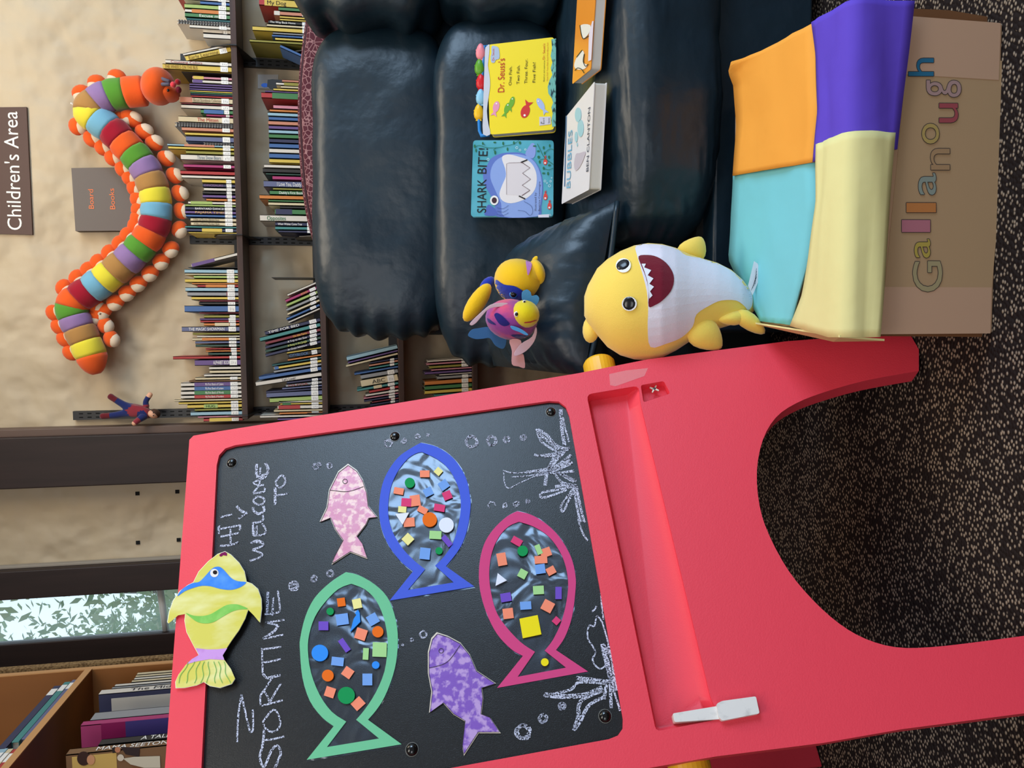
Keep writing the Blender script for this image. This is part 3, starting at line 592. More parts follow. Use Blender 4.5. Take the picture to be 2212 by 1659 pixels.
for l_ in ([loop_(*A, 1672, 470, 42, 3), loop_(*A, 1725, 440, 26, 3), loop_(*A, 1880, 455, 38, 3), loop_(*D, 1895, 665, 75, 3), loop_(*D, 1895, 665, 38, 3, .4, 2.6), loop_(*D, 2200, 560, 42), loop_(*C4, 145, 112, 25, 2.6), loop_(*C4, 275, 70, 27), loop_(*C4, 1035, 570, 30), loop_(*C4, 942, 612, 12), loop_(*C4, 868, 655, 8, 2.4),
    loop_(*C7, 245, 535, 82, 5.5), loop_(*C7, 525, 525, 66, 5, .3), loop_(*C7, 730, 505, 42, 3.5, .3), loop_(*C7, 960, 480, 34, 4, .3, 2.6), loop_(*C7, 530, 1410, 52, 2.4, .3, .75), loop_(*C7, 705, 1410, 36, 2.4, .7, 1.2), loop_(*C7, 865, 1395, 34, 2.6, .8, 2), loop_(*C7, 1020, 1360, 20, 5, .2, 2),
    loop_(*R7, 900, 222, 17, 2.6, .5), loop_(*R7, 970, 212, 9, 2.4, .8), loop_(*R7, 1028, 190, 9, 2.6, .9), loop_(*R7, 1075, 184, 5, 2.2, .5), loop_(*C8, 365, 1455, 80, 8, .12), loop_(*C8, 585, 1305, 44, 5, .3, 2.4), loop_(*C8, 800, 1170, 32, 7, .1, 2.4)]): ribbons('chalk_bubble', [l_], BP, ch, cb)
ribbons('chalk_seaweed', zl(*C7, [[6, (1475, 90), (1490, 350), (1530, 590)], [3, (1505, 200), (1545, 380), (1590, 540)], [4, (1140, 360), (1200, 520), (1300, 600), (1440, 690)], [5, (1160, 370), (1290, 450), (1380, 560), (1480, 620), (1600, 630)], [5, (1180, 430), (1300, 530), (1450, 660)],
    [4, (1110, 712), (1180, 728), (1440, 690), (1600, 630)], [4, (1250, 745), (1380, 725), (1500, 690)], [6, (1540, 650), (1380, 830), (1290, 960), (1260, 1140)], [5, (1390, 740), (1340, 840), (1300, 920)], [5, (1620, 720), (1400, 880), (1200, 930), (1000, 960)], [2, (1000, 960), (800, 965), (680, 930)], [5, (1600, 780), (1450, 890), (1180, 975)], [2, (1180, 975), (1000, 1010), (800, 1022)],
    [5, (1640, 822), (1480, 900), (1300, 960), (1100, 1010)], [1.8, (1100, 1020), (900, 1110), (760, 1178), (700, 1100), (690, 950)], [4, (1660, 940), (1450, 965), (1280, 970)], [4.5, (1400, 950), (1560, 1020), (1690, 1080)], [4, (1400, 985), (1470, 1080), (1560, 1120), (1690, 1150)], [6, (1500, 985), (1580, 1040), (1660, 1080)],
    [6, (1690, 1150), (1530, 1130), (1400, 1160)], [4, (1690, 1150), (1450, 1195), (1220, 1240), (1200, 1300), (1300, 1295), (1560, 1200)], [4, (1660, 1170), (1560, 1300), (1480, 1430), (1510, 1500), (1580, 1360), (1660, 1210)], [4.5, (1690, 1150), (1740, 1400), (1800, 1650)], [4, (1660, 1200), (1700, 1440), (1750, 1650)]]) +
    [(cr([Vector(p) for p in ((1248, 1118), (1258, 1150), (1270, 1168))], 5), 4)], BP, ch, cb)
ribbons('chalk_coral', zl(*C8, [[3, (1225, -400), (1235, -200), (1240, 0), (1262, 200)], [2.8, (1250, 230), (1190, 160), (1160, 270), (1100, 270), (1085, 400), (1150, 510), (1172, 580), (1140, 640), (1170, 710), (1230, 750), (1290, 710)], [2.8, (1250, 230), (1300, 400), (1320, 500)], [9, (1255, 470), (1320, 760), (1380, 1010)], [6, (1315, 500), (1370, 700), (1400, 1000)], [5.5, (1330, 780), (1340, 980), (1350, 1190)], [3.5, (1385, 1015), (1450, 1220)],
    [7, (960, 852), (1140, 875), (1320, 895)], [5, (1310, 915), (1000, 900), (900, 980), (720, 1030), (590, 1042)], [8, (600, 1040), (800, 1060), (1060, 1040), (1250, 960)], [7, (1250, 990), (1010, 1110), (980, 1300), (930, 1440)], [6, (930, 1440), (1000, 1340), (1100, 1160), (1260, 1070)], [6, (1300, 900), (1270, 1090)], [3, (1185, 50), (1160, 90), (1135, 110)]]), BP, ch, cb)

# ------------------------------------------------------------------ paper fish on the board
PAL = dict(sa=(244, 142, 112), or_=(232, 110, 32), ly=(236, 228, 150), lb=(116, 160, 226), bl=(52, 140, 236), pu=(112, 80, 190), lg=(164, 212, 142), gr=(24, 146, 82), mg=(216, 66, 118), wh=(226, 230, 246), ye=(240, 220, 32))
PN = dict(sa='square', or_='piece', ly='square', lb='square', bl='piece', pu='strip', lg='square', gr='dot', mg='square', wh='piece', ye='piece')
film = bpy.data.materials.new('clear_film'); film.use_nodes = True
t = film.node_tree; b = t.nodes['Principled BSDF']; t.nodes.remove(b); out = t.nodes['Material Output']
tr = t.nodes.new('ShaderNodeBsdfTransparent'); tr.inputs[0].default_value = (.92, .93, .95, 1); gl = t.nodes.new('ShaderNodeBsdfGlossy'); gl.inputs['Roughness'].default_value = .22; gl.inputs[0].default_value = (.72, .84, 1, 1)
ms = t.nodes.new('ShaderNodeMixShader'); ms.inputs[0].default_value = .05; co = t.nodes.new('ShaderNodeTexCoord'); nz = t.nodes.new('ShaderNodeTexNoise'); nz.inputs['Scale'].default_value = 15; nz.inputs['Detail'].default_value = 2; nz.inputs['Distortion'].default_value = .8
bm = t.nodes.new('ShaderNodeBump'); bm.inputs['Strength'].default_value = 1; bm.inputs['Distance'].default_value = .010
L = t.links.new; L(co.outputs['Object'], nz.inputs['Vector']); L(nz.outputs['Fac'], bm.inputs['Height']); L(bm.outputs[0], gl.inputs['Normal']); L(tr.outputs[0], ms.inputs[1]); L(gl.outputs[0], ms.inputs[2]); L(ms.outputs[0], out.inputs[0])
paper = lambda c: mat('paper_%d_%d_%d' % c, S(*c), .8, .15, bump=[(300, .15, .0006)])
def framed(lab, o, s, outer, inner, col, bits):
    op, ip = Z(*o, s, outer), Z(*o, s, inner); c = BP.p(sum(p[0] for p in op) / len(op), sum(p[1] for p in op) / len(op))
    t_ = thing('paper_fish', c, lab, 'paper fish', 'see-through paper fish on the chalkboard')
    cx, cy = sum(p[0] for p in op) / len(op), sum(p[1] for p in op) / len(op)
    plate('film', bp([(cx + (x - cx) * 1.012 + 1, cy + (y - cy) * 1.012 + 1) for x, y in op], .0012), NB, .0003, film, t_)
    plate('paper_border', bp(op, .0022), NB, .0006, paper(col), t_, holes=[bp(ip, .0022)])
    for q in bits:
        k = q[0]; nm = {'sq': 'paper_square', 'ci': 'foam_dot', 'po': 'foam_piece'}[q[1]]
        if q[1] == 'sq': pts = quadpx(*Z(*o, s, [q[2:4]])[0], q[4] / s, q[5] / s, q[6])
        elif q[1] == 'ci': pts = circ(*Z(*o, s, [q[2:4]])[0], q[4] / s, n=22)
        else: pts = Z(*o, s, q[2])
        th = .0007 if q[1] == 'sq' else .002
        plate(nm, bp(pts, .0024 + th + .00015 * (q[2] % 7 if q[1] == 'sq' else 1)), NB, th, paper(PAL[k]), t_)
framed('see-through paper fish with a pale green border, leftmost on the chalkboard', (640, 1220), 3.779,
    [tuple(v) for v in cr([(405, 60), (510, 85), (640, 160), (740, 260), (800, 400), (828, 560), (822, 740), (790, 900), (720, 1080), (650, 1190), (585, 1265)], 3)] + [(860, 1465), (85, 1592), (305, 1318)] + [tuple(v) for v in cr([(303, 1316), (210, 1245), (110, 1110), (50, 920), (30, 700), (32, 600), (75, 420), (150, 270), (270, 150), (400, 62)], 3)][1:-1],
    [tuple(v) for v in cr([(450, 155), (560, 200), (650, 290), (710, 420), (740, 560), (745, 680), (720, 870), (650, 1040), (560, 1180), (488, 1265)], 3)] + [(675, 1418), (250, 1488), (408, 1280)] + [tuple(v) for v in cr([(406, 1278), (290, 1200), (190, 1060), (120, 880), (95, 700), (105, 570), (150, 430), (230, 310), (340, 200), (445, 155)], 3)][1:-1], (112, 192, 148),
    [('or_', 'sq', 367, 305, 65, 68, -8), ('ly', 'sq', 496, 317, 72, 78, -12), ('gr', 'ci', 276, 380, 30), ('pu', 'sq', 222, 498, 80, 72, 0), ('lb', 'sq', 375, 445, 100, 90, -8), ('bl', 'po', [(503, 365), (518, 395), (523, 465), (440, 548), (468, 440), (490, 410), (478, 395)]), ('lb', 'sq', 625, 445, 85, 85, 60), ('sa', 'sq', 528, 566, 90, 90, 18), ('or_', 'ci', 665, 546, 46),
     ('pu', 'sq', 392, 657, 48, 115, -35), ('lg', 'sq', 680, 692, 115, 118, 2), ('lg', 'sq', 567, 727, 46, 95, 3), ('bl', 'ci', 192, 720, 68), ('lb', 'sq', 337, 789, 100, 70, 6), ('bl', 'ci', 648, 818, 31), ('or_', 'ci', 257, 904, 48), ('sa', 'sq', 420, 880, 80, 80, 35), ('lb', 'sq', 580, 936, 80, 96, 0), ('sa', 'sq', 275, 1040, 80, 82, 18), ('gr', 'ci', 408, 1066, 70), ('sa', 'sq', 504, 1133, 95, 80, -42)])
framed('see-through paper fish with a blue border, topmost on the chalkboard', (780, 920), 4.254,
    [tuple(v) for v in cr([(550, 155), (700, 195), (850, 300), (960, 470), (1000, 640), (1005, 760), (975, 950), (910, 1120), (780, 1290)], 4)] + [(1040, 1475), (262, 1605), (478, 1335)] + [tuple(v) for v in cr([(476, 1334), (370, 1250), (260, 1110), (190, 950), (165, 780), (185, 580), (240, 430), (340, 290), (450, 210), (545, 156)], 4)][1:-1],
    [tuple(v) for v in cr([(560, 240), (690, 300), (800, 390), (880, 530), (915, 680), (905, 850), (850, 1060), (770, 1190), (680, 1285)], 4)] + [(850, 1438), (430, 1508), (588, 1318)] + [tuple(v) for v in cr([(586, 1316), (480, 1230), (370, 1110), (280, 950), (248, 780), (270, 580), (330, 430), (420, 310), (500, 255), (555, 240)], 4)][1:-1], (74, 98, 212),
    [('sa', 'sq', 585, 440, 88, 62, 0), ('ly', 'sq', 710, 418, 62, 62, 42), ('gr', 'ci', 447, 522, 46), ('sa', 'sq', 346, 598, 90, 60, 10), ('lb', 'sq', 760, 542, 85, 80, -35), ('lb', 'sq', 617, 606, 80, 75, -25), ('mg', 'sq', 792, 638, 78, 76, -22), ('sa', 'sq', 497, 686, 92, 100, -8), ('mg', 'sq', 415, 702, 90, 75, 4), ('sa', 'sq', 565, 772, 90, 58, 28), ('ly', 'sq', 378, 767, 75, 55, 5),
     ('wh', 'po', [(313, 808), (442, 795), (380, 908)]), ('sa', 'sq', 441, 885, 102, 82, -4), ('mg', 'sq', 720, 752, 100, 64, 9), ('or_', 'ci', 630, 860, 67), ('wh', 'ci', 783, 910, 69), ('lg', 'sq', 683, 1002, 110, 74, 3), ('pu', 'sq', 788, 1057, 50, 112, -40), ('ly', 'sq', 430, 1040, 84, 84, 45), ('lb', 'sq', 587, 1173, 95, 105, 6), ('gr', 'ci', 716, 1147, 33)])
framed('see-through paper fish with a dark pink border, lowest on the chalkboard', (1010, 1070), 3.95,
    [tuple(v) for v in cr([(425, 135), (540, 165), (660, 235), (780, 350), (880, 520), (920, 680), (920, 820), (890, 1040), (830, 1210), (755, 1320)], 4)] + [(1028, 1503), (252, 1643), (472, 1370)] + [tuple(v) for v in cr([(470, 1369), (370, 1310), (250, 1180), (160, 1000), (105, 800), (100, 600), (140, 420), (220, 290), (330, 185), (420, 136)], 4)][1:-1],
    [tuple(v) for v in cr([(440, 225), (560, 265), (680, 340), (770, 450), (830, 580), (858, 740), (845, 900), (800, 1080), (730, 1230), (658, 1325)], 4)] + [(840, 1470), (428, 1548), (575, 1335)] + [tuple(v) for v in cr([(573, 1334), (450, 1250), (320, 1110), (240, 980), (195, 800), (185, 640), (210, 480), (270, 350), (350, 265), (436, 226)], 4)][1:-1], (208, 72, 128),
    [('mg', 'sq', 420, 392, 90, 60, 30), ('gr', 'ci', 470, 473, 45), ('sa', 'sq', 292, 545, 78, 108, -10), ('lg', 'sq', 606, 462, 46, 85, -22), ('sa', 'sq', 667, 487, 90, 75, -20), ('lb', 'sq', 620, 628, 85, 80, -8), ('sa', 'sq', 626, 548, 108, 66, -4), ('sa', 'sq', 712, 643, 74, 66, -28), ('lg', 'sq', 470, 670, 70, 72, 28), ('wh', 'po', [(257, 663), (335, 725), (238, 772)]), ('pu', 'sq', 327, 870, 90, 74, -10),
     ('lg', 'sq', 605, 808, 92, 72, -3), ('pu', 'sq', 776, 833, 54, 105, 0), ('lb', 'sq', 496, 940, 95, 68, -4), ('sa', 'sq', 684, 945, 95, 92, 28), ('sa', 'sq', 346, 1008, 88, 88, -7), ('ye', 'po', [(442, 1053), (598, 1021), (630, 1185), (471, 1219)]), ('mg', 'sq', 758, 1070, 56, 58, 42), ('ye', 'ci', 659, 1423, 33)])
def cutfish(lab, outl, col, col2, eye, gill):
    op = Z(*R7, outl); cx, cy = sum(p[0] for p in op) / len(op), sum(p[1] for p in op) / len(op)
    t_ = thing('paper_fish', BP.p(cx, cy), lab, 'paper fish')
    plate('laminate', bp([(cx + (x - cx) * 1.035, cy + (y - cy) * 1.03) for x, y in op], .0016), NB, .0005, mat('laminate_cream', S(222, 212, 196), .25, .5), t_)
    body = plate('paper_body', bp(op, .0024), NB, .0006, mat('shiny_paper_%d' % col[0], S(*col), .3, .5, var=(95, S(*col2), .46, .58), bump=[(60, .35, .002)]), t_)
    ink = mat('ink_black', S(40, 28, 40), .6)
    ex, ey = Z(*R7, [eye])[0]
    ribbons('eye_line', [(circ(ex, ey, 5, n=16) + [(ex + 5, ey)], 1.2)], BP, ink, body, .003)
    ribbons('gill_line', [(cr([Vector(p) for p in Z(*R7, gill)], 5), 1.2)], BP, ink, body, .003)
    ribbons('outline', [(op + op[:1], 1.1)], BP, ink, body, .003)
cutfish('small pink laminated paper fish right of the words on the chalkboard', [(722, 318), (760, 345), (785, 385), (803, 440), (810, 500), (848, 547), (812, 552), (800, 580), (760, 632), (785, 665), (805, 728), (732, 700), (652, 752), (660, 725), (700, 650), (665, 600), (645, 550), (600, 568), (630, 505), (640, 430), (680, 350)], (214, 140, 172), (240, 204, 200), (708, 389), [(640, 428), (720, 434), (790, 412)])
cutfish('small purple laminated paper fish between the green and dark pink fish', [(1118, 1065), (1165, 1080), (1220, 1110), (1260, 1160), (1290, 1230), (1372, 1285), (1312, 1305), (1318, 1350), (1310, 1420), (1350, 1435), (1392, 1500), (1298, 1500), (1235, 1597), (1228, 1560), (1240, 1450), (1190, 1420), (1145, 1370), (1085, 1412), (1095, 1320), (1080, 1240), (1080, 1150), (1095, 1090)], (128, 88, 186), (186, 154, 212), (1134, 1140), [(1082, 1216), (1160, 1190), (1218, 1115)])
# hand-coloured fish taped over the left edge of the frame
T_ = FO + .005
fs_ = Z(*D, [(870, 150), (960, 200), (1080, 320), (1160, 450), (1190, 600), (1270, 630), (1360, 710), (1410, 860), (1415, 1000), (1390, 1208), (1300, 1100), (1215, 1015), (1170, 1150), (1080, 1320), (980, 1460), (920, 1550)]) + \
      Z(*G, [(770, 100), (800, 165), (890, 290), (945, 420), (900, 490), (740, 545), (600, 520), (515, 465), (420, 510), (250, 545), (130, 548), (125, 460), (170, 360), (270, 225), (350, 150), (445, 95)]) + Z(*D, [(405, 1555), (300, 1350), (270, 1180), (280, 1080), (170, 1100), (90, 1170), (30, 1220), (15, 1200), (40, 1050), (100, 880), (200, 740), (320, 650), (400, 610), (480, 450), (620, 300), (760, 190)])
yf = thing('paper_fish', BP.p(470, 1330, T_), 'hand-coloured yellow paper fish with blue and green stripes taped over the easel frame', 'paper fish')
cx, cy = 465, 1335
plate('card_edge', bp([(cx + (x - cx) * 1.012, cy + (y - cy) * 1.008) for x, y in fs_], T_), NB, .0007, paper((236, 236, 222)), yf)
bd = plate('card_body', bp(fs_, T_ + .0005), NB, .0005, mat('marker_yellow', S(216, 208, 98), .75, .15, var=(45, S(232, 230, 168), .42, .75, (1, 1, .35))), yf)
flat('blue_band', [tuple(v) for v in cr(Z(*D, [(400, 615), (480, 602), (560, 530), (650, 430), (720, 380), (800, 380), (870, 440), (960, 540), (1060, 590), (1188, 606), (1100, 680), (960, 720), (800, 705), (650, 665), (520, 660), (400, 690), (270, 740), (160, 815), (220, 720), (310, 655)]), 3, True)], BP, mat('marker_blue', S(60, 132, 232), .75, .15, var=(45, S(92, 156, 240), .4, .7)), bd, T_ + .0010, .0004)
flat('green_band', [tuple(v) for v in cr(Z(*D, [(285, 1065), (400, 1105), (540, 1110), (660, 1080), (780, 1010), (900, 945), (1040, 935), (1140, 965), (1210, 1005), (1080, 1015), (960, 1050), (820, 1130), (700, 1200), (580, 1222), (460, 1200), (370, 1140)]), 3, True)], BP, mat('marker_green', S(126, 196, 88), .75, .15, var=(45, S(150, 210, 110), .4, .7)), bd, T_ + .0010, .0004)
flat('purple_band', Z(*G, [(400, 0), (560, 18), (700, 16), (838, 0), (775, 100), (798, 162), (600, 152), (430, 180), (275, 222), (350, 150), (447, 95)]), BP, mat('marker_purple', S(206, 156, 224), .75, .15, var=(40, S(184, 120, 200), .5, .75)), bd, T_ + .0010, .0004)
flat('eye', circ(*Z(*D, [(712, 468)])[0], 9), BP, paper((232, 228, 224)), bd, T_ + .0015, .0004)
flat('pupil', circ(*Z(*D, [(722, 458)])[0], 4.7, 4.4), BP, paper((38, 30, 34)), bd, T_ + .0019, .0004)
flat('lips', Z(*D, [(785, 200), (815, 170), (870, 150), (900, 175), (900, 212), (860, 205), (845, 200), (820, 222), (795, 220)]), BP, paper((124, 24, 84)), bd, T_ + .0010, .0004)
ribbons('tail_lines', [([(cx_ + 2.5 * math.sin(k * .8 + j) - (j - 4) * -.0 + (k * sl), 1429 + k * 5.2) for k in range(10)], 1.3) for j, (cx_, sl) in enumerate(((406, -2.4), (418, -2), (430, -1.2), (441, -.7), (452, -.4), (464, .2), (472, .8), (482, 1.5)))], BP, mat('marker_green_line', S(110, 176, 84), .8), bd, T_ + .0012)

# ------------------------------------------------------------------ sofa
leather = mat('dark_green_leather', S(22, 42, 54), .38, .5, var=(5, S(18, 36, 48), .3, .7), bump=[(260, .12, .0008), (22, .35, .006), (7, .4, .02)])
sofa = thing('sofa', (.65, 1.75, 0), 'dark green leather sofa with puffy back cushions against the bookshelves', 'sofa')
NS = noise.noise
def pleat(xl, amp=.012, k=60):
    def f(w, q):
        d = max(0, 1 - (w.x - xl) / .10); d2 = max(0, 1 - (.5 - abs(w.z) ) / .5)
        return amp * d * d * math.sin(k * w.z + 5 * NS(Vector((w.z * 6, w.y * 4, 1)))) + .012 * NS(w * 5 + Vector((3, 1, 2))) + .0045 * NS(Vector((w.x * 9 + 2 * w.z, w.y * 8, w.z * 9))) + .006 * max(0, NS(Vector((w.x * 7 + w.z * 9, w.y * 4, w.z * 3 + 5)))) * abs(math.sin(26 * (w.x + .5 * w.z)))
    return f
def lean_(a): return Matrix.Rotation(a, 3, 'X')
superbox('back_cushion', (.398, 2.112, .894), (.402, .13, .180), 4.7, 64, leather, sofa, pleat(-.395, .006, 120), lean_(-.16))
superbox('back_cushion', (1.172, 2.03, .93), (.40, .15, .20), 5, 64, leather, sofa, pleat(-.40, .012, 60), lean_(-.16))
superbox('lumbar_cushion', (.36, 2.02, .598), (.44, .12, .17), 5, 60, leather, sofa, pleat(-.435, .006, 110), lean_(-.12))
superbox('lumbar_cushion', (1.19, 1.97, .60), (.405, .14, .175), 5, 30, leather, sofa, pleat(-.405, .012, 55), lean_(-.12))
def seatd(w, q): return .004 * NS(Vector((w.x * 18, w.y * 5, w.z * 10))) + .005 * abs(NS(Vector((w.x * 30 + 9 * NS(w * 6), w.y * 6, w.z * 8)))) + .010 * NS(w * 4) + .004 * NS(Vector((w.x * 45 + 6 * w.y, w.y * 3, 1)))
superbox('seat_cushion', (.86, 1.72, .341), (.68, .30, .118), 5, 44, leather, sofa, seatd)
box('front_panel', (.0, 1.47, .03), (1.55, 1.56, .245), leather, sofa, .008)
box('base', (.0, 1.52, .03), (1.55, 2.2, .26), mat('sofa_underside', S(16, 18, 20), .8), sofa)
box('back_frame', (.0, 2.14, .1), (1.6, 2.22, .92), leather, sofa, .02)
box('arm_base', (-.075, 1.60, .03), (.19, 2.16, .44), mat('leather_shade', S(20, 34, 38), .5, .4), sofa, .03)  # arm leather given a darker colour to carry its shadow
for x in (0.03, 1.5):
    for y in (1.56, 2.12): box('foot', (x, y, 0), (x + .05, y + .05, .03), blackmetal, sofa)
# loose leather cushion with piped edge on the arm end
def pillow(name, A_, B_, C_, D_, th, m, parent, n=30, seam=.03):
    vs, fs = [], []; nn = (B_ - A_).cross(D_ - A_).normalized()
    if nn.z < 0: nn = -nn
    for side in (1, -1):
        k = len(vs)
        for i in range(n + 1):
            for j in range(n + 1):
                u, v = i / n, j / n; e = (1 - abs(2 * u - 1) ** 2.6) ** .55 * (1 - abs(2 * v - 1) ** 2.6) ** .55
                sh = .04 * math.sin(math.pi * u) * 1; u2 = u + (.5 - u) * .10 * (1 - abs(2 * v - 1) ** 2) * 0; p = A_ * (1 - u) * (1 - v) + B_ * u * (1 - v) + C_ * u * v + D_ * (1 - u) * v
                ed = max(abs(2 * u - 1), abs(2 * v - 1)); wr = .007 * NS(Vector((p.x * 26, p.y * 26, p.z * 9))) + .006 * (ed ** 3) * math.sin(70 * (u if abs(2 * v - 1) > abs(2 * u - 1) else v) + 5 * NS(p * 12))
                vs.append(p + nn * side * (th * e * (1 if side > 0 else .6)) + nn * wr * min(1, e * 2))
        for i in range(n):
            for j in range(n):
                a = k + i * (n + 1) + j; q = (a, a + 1, a + n + 2, a + n + 1); fs.append(q if side > 0 else q[::-1])
    o = mk(name, vs, fs, m, parent, True)
    return o
PA, PB, PC, PD = YP(1.50).p(1328, 436), YP(1.46).p(1262, 812), YP(1.74).p(1066, 790), YP(1.82).p(1120, 545)
cu = thing('leather_cushion', (PA + PB + PC + PD) / 4 - Vector((0, 0, .12)), 'dark green leather cushion with piped seam at the left end of the sofa', 'cushion')
pillow('cover', PA, PB, PC, PD, .095, leather, cu)
tube('piping', [PA.lerp(PB, k / 14) + Vector((.0, -.004, -.004)) + Vector((0, 0, -.008 * math.sin(math.pi * k / 14))) for k in range(15)], .006, leather, cu)
# maroon crackle-patterned chair back behind the sofa
mc = mat('maroon_crackle', S(92, 42, 52), .8, .2); t = mc.node_tree; b = t.nodes['Principled BSDF']; co = t.nodes.new('ShaderNodeTexCoord'); vo = t.nodes.new('ShaderNodeTexVoronoi'); vo.feature = 'DISTANCE_TO_EDGE'; vo.inputs['Scale'].default_value = 74
ra = t.nodes.new('ShaderNodeValToRGB'); ra.color_ramp.elements[0].position = .03; ra.color_ramp.elements[0].color = (*S(150, 110, 112), 1); ra.color_ramp.elements[1].position = .09; ra.color_ramp.elements[1].color = (*S(80, 36, 46), 1)
t.links.new(co.outputs['Object'], vo.inputs['Vector']); t.links.new(vo.outputs['Distance'], ra.inputs[0]); t.links.new(ra.outputs[0], b.inputs['Base Color'])
ar = thing('armchair', (.8, 2.36, 0), 'maroon crackle-patterned upholstered chair back showing above the sofa back', 'chair')
tp = [(690, 560), (668, 500), (652, 420), (643, 320), (640, 210), (646, 120), (660, 20), (675, -60), (700, -160)]
pl = YP(2.32); prof = [pl.p(*p) for p in cr([Vector(p) for p in tp], 5)]
def slab(name, y0, y1, dz, m):
    vs, fs = [], []
    for p in prof:
        for y, z in ((y0, .12), (y0, p.z - dz - .014), (y0 + .008, p.z - dz - .003), ((y0 + y1) / 2, p.z - dz), (y1 - .008, p.z - dz - .003), (y1, p.z - dz - .014), (y1, .12)): vs.append(Vector((p.x, y, z)))
    for i in range(len(prof) - 1):
        for j in range(7): a, b_ = i * 7 + j, i * 7 + (j + 1) % 7; fs.append((a, b_, b_ + 7, a + 7))
    k = len(prof) - 1; fs += [tuple(range(7)), tuple(range(k * 7, k * 7 + 7))]
    return mk(name, vs, fs, m, ar, True)
slab('back_front', 2.275, 2.325, .016, mc); slab('back_rear', 2.33, 2.40, .0, mc)
tube('welt', [Vector((p.x, 2.327, p.z - .012)) for p in prof], .0045, mat('maroon_welt', S(60, 24, 34), .7), ar)
boxes('legs', [((.3, 2.29, 0), (.34, 2.33, .12)), ((1.0, 2.29, 0), (1.04, 2.33, .12)), ((.3, 2.37, 0), (.34, 2.40, .12)), ((1.0, 2.37, 0), (1.04, 2.40, .12))], darkwood, ar)

# ------------------------------------------------------------------ board books on the sofa
def board(name, lab, corners, th, m, n=None, pages=True, rad=.008):
    """corners: foot-left, foot-right, top-right, top-left of the cover (world)"""
    a, b_, c, d = corners; nn = (b_ - a).cross(d - a).normalized()
    c = CAM + (c - CAM) * ((a - CAM).dot(nn) / (c - CAM).dot(nn))
    if nn.dot(CAM - a) < 0: nn = -nn
    o = thing(name, (a + b_) / 2 - nn * th, lab, 'book')
    def rnd(q, r):
        out = []
        for i in range(4):
            p, pr, nx = q[i], q[i - 1], q[(i + 1) % 4]; u, v = p + (pr - p).normalized() * r, p + (nx - p).normalized() * r
            out += [u * (1 - t) ** 2 + p * 2 * t * (1 - t) + v * t * t for t in (0, .33, .67, 1)]
        return out
    q = rnd([a, b_, c, d], rad)
    plate('cover', q, nn, .0015, m, o); plate('back_cover', [v - nn * (th - .0015) for v in q], nn, .0015, m, o)
    ce = (a + b_ + c + d) / 4
    plate('pages', [ce + (v - ce) * .985 - nn * .0016 for v in q], nn, th - .0032, mat('board_pages', S(222, 218, 210), .7), o)
    return o, Pl(a, nn)
def on(pl, pts): return [pl.p(*p) for p in pts]
INK = cm((24, 24, 26), .6, 'ink'); REDI = cm((190, 48, 40), .6, 'ink')
# yellow counting book leaning on the lumbar cushion
q0 = YP(1.80).p(1197, 280), YP(1.80).p(1197, 80), YP(1.858).p(1052, 97), YP(1.858).p(1058, 291)
ys, yp = board('board_book', 'yellow fish counting board book with five plastic fish along its top', q0, .03, mat('cover_yellow', S(242, 218, 40), .35, .45))
K1 = (1000, 60, 6.9125); f1 = lambda p: Z(*K1, p)
plate('top_edge_wave', yp.pp([tuple(v) for v in cr(f1([(395, 250), (390, 400), (372, 560), (395, 700), (405, 860), (385, 1020), (358, 1240), (380, 1440), (410, 1590), (300, 1590), (300, 1300), (310, 900), (320, 600), (330, 330), (350, 280)]), 2, True)], .001), yp.n, .0006, cm((214, 222, 240), .4, 'cover'), ys)
wv = f1([(1320, 170), (1330, 300), (1310, 420), (1335, 520), (1310, 600), (1335, 700), (1290, 790), (1265, 880), (1275, 980), (1330, 1060), (1345, 1120), (1320, 1190), (1340, 1280), (1320, 1380), (1335, 1480), (1385, 1470), (1390, 160)])
plate('sea_waves', yp.pp(wv, .001), yp.n, .0006, mat('wave_teal', S(112, 178, 168), .5, .3, var=(70, S(32, 60, 66), .5, .62, (1, 1, 3))), ys)
def T(s, a, b_, cap, m, pl, K, par): tpx('title_text', s, pl, *Z(*K, [a, b_, cap]), m, par, .0012)
T("Dr. Seuss's", (615, 960), (625, 455), (520, 962), REDI, yp, K1, ys); T('One Fish.', (722, 858), (730, 572), (682, 860), INK, yp, K1, ys); T('Two Fish.', (842, 840), (848, 556), (800, 842), INK, yp, K1, ys)
T('Three. Four.', (960, 830), (965, 462), (917, 832), INK, yp, K1, ys); T('Five Fish!', (1080, 815), (1084, 515), (1038, 817), INK, yp, K1, ys)
T("Based on and inspired by", (1216, 800), (1222, 485), (1198, 801), INK, yp, K1, ys); T("Dr. Seuss's", (1222, 470), (1226, 235), (1190, 471), REDI, yp, K1, ys); T('One Fish Two Fish Red Fish Blue Fish', (1268, 795), (1274, 218), (1248, 796), cm((196, 110, 40), .6, 'ink'), yp, K1, ys)
plate('badge', yp.pp([tuple(v) for v in cr(f1([(425, 300), (440, 268), (490, 275), (530, 300), (545, 380), (540, 460), (490, 480), (470, 520), (425, 515), (412, 440), (425, 380)]), 3, True)], .001), yp.n, .0006, cm((178, 200, 232), .4, 'cover'), ys)
T('Dr. Seuss', (470, 490), (468, 312), (438, 490), REDI, yp, K1, ys)
st = plate('shelf_label', yp.pp(f1([(1140, 1330), (1308, 1325), (1312, 1440), (1142, 1462)]), .001), yp.n, .0006, cm((222, 220, 236), .4, 'cover'), ys)
T('JJE', (1182, 1438), (1182, 1400), (1160, 1438), INK, yp, K1, ys); T('Board', (1216, 1437), (1216, 1348), (1192, 1437), INK, yp, K1, ys); T('Seuss', (1294, 1425), (1294, 1344), (1270, 1425), INK, yp, K1, ys)
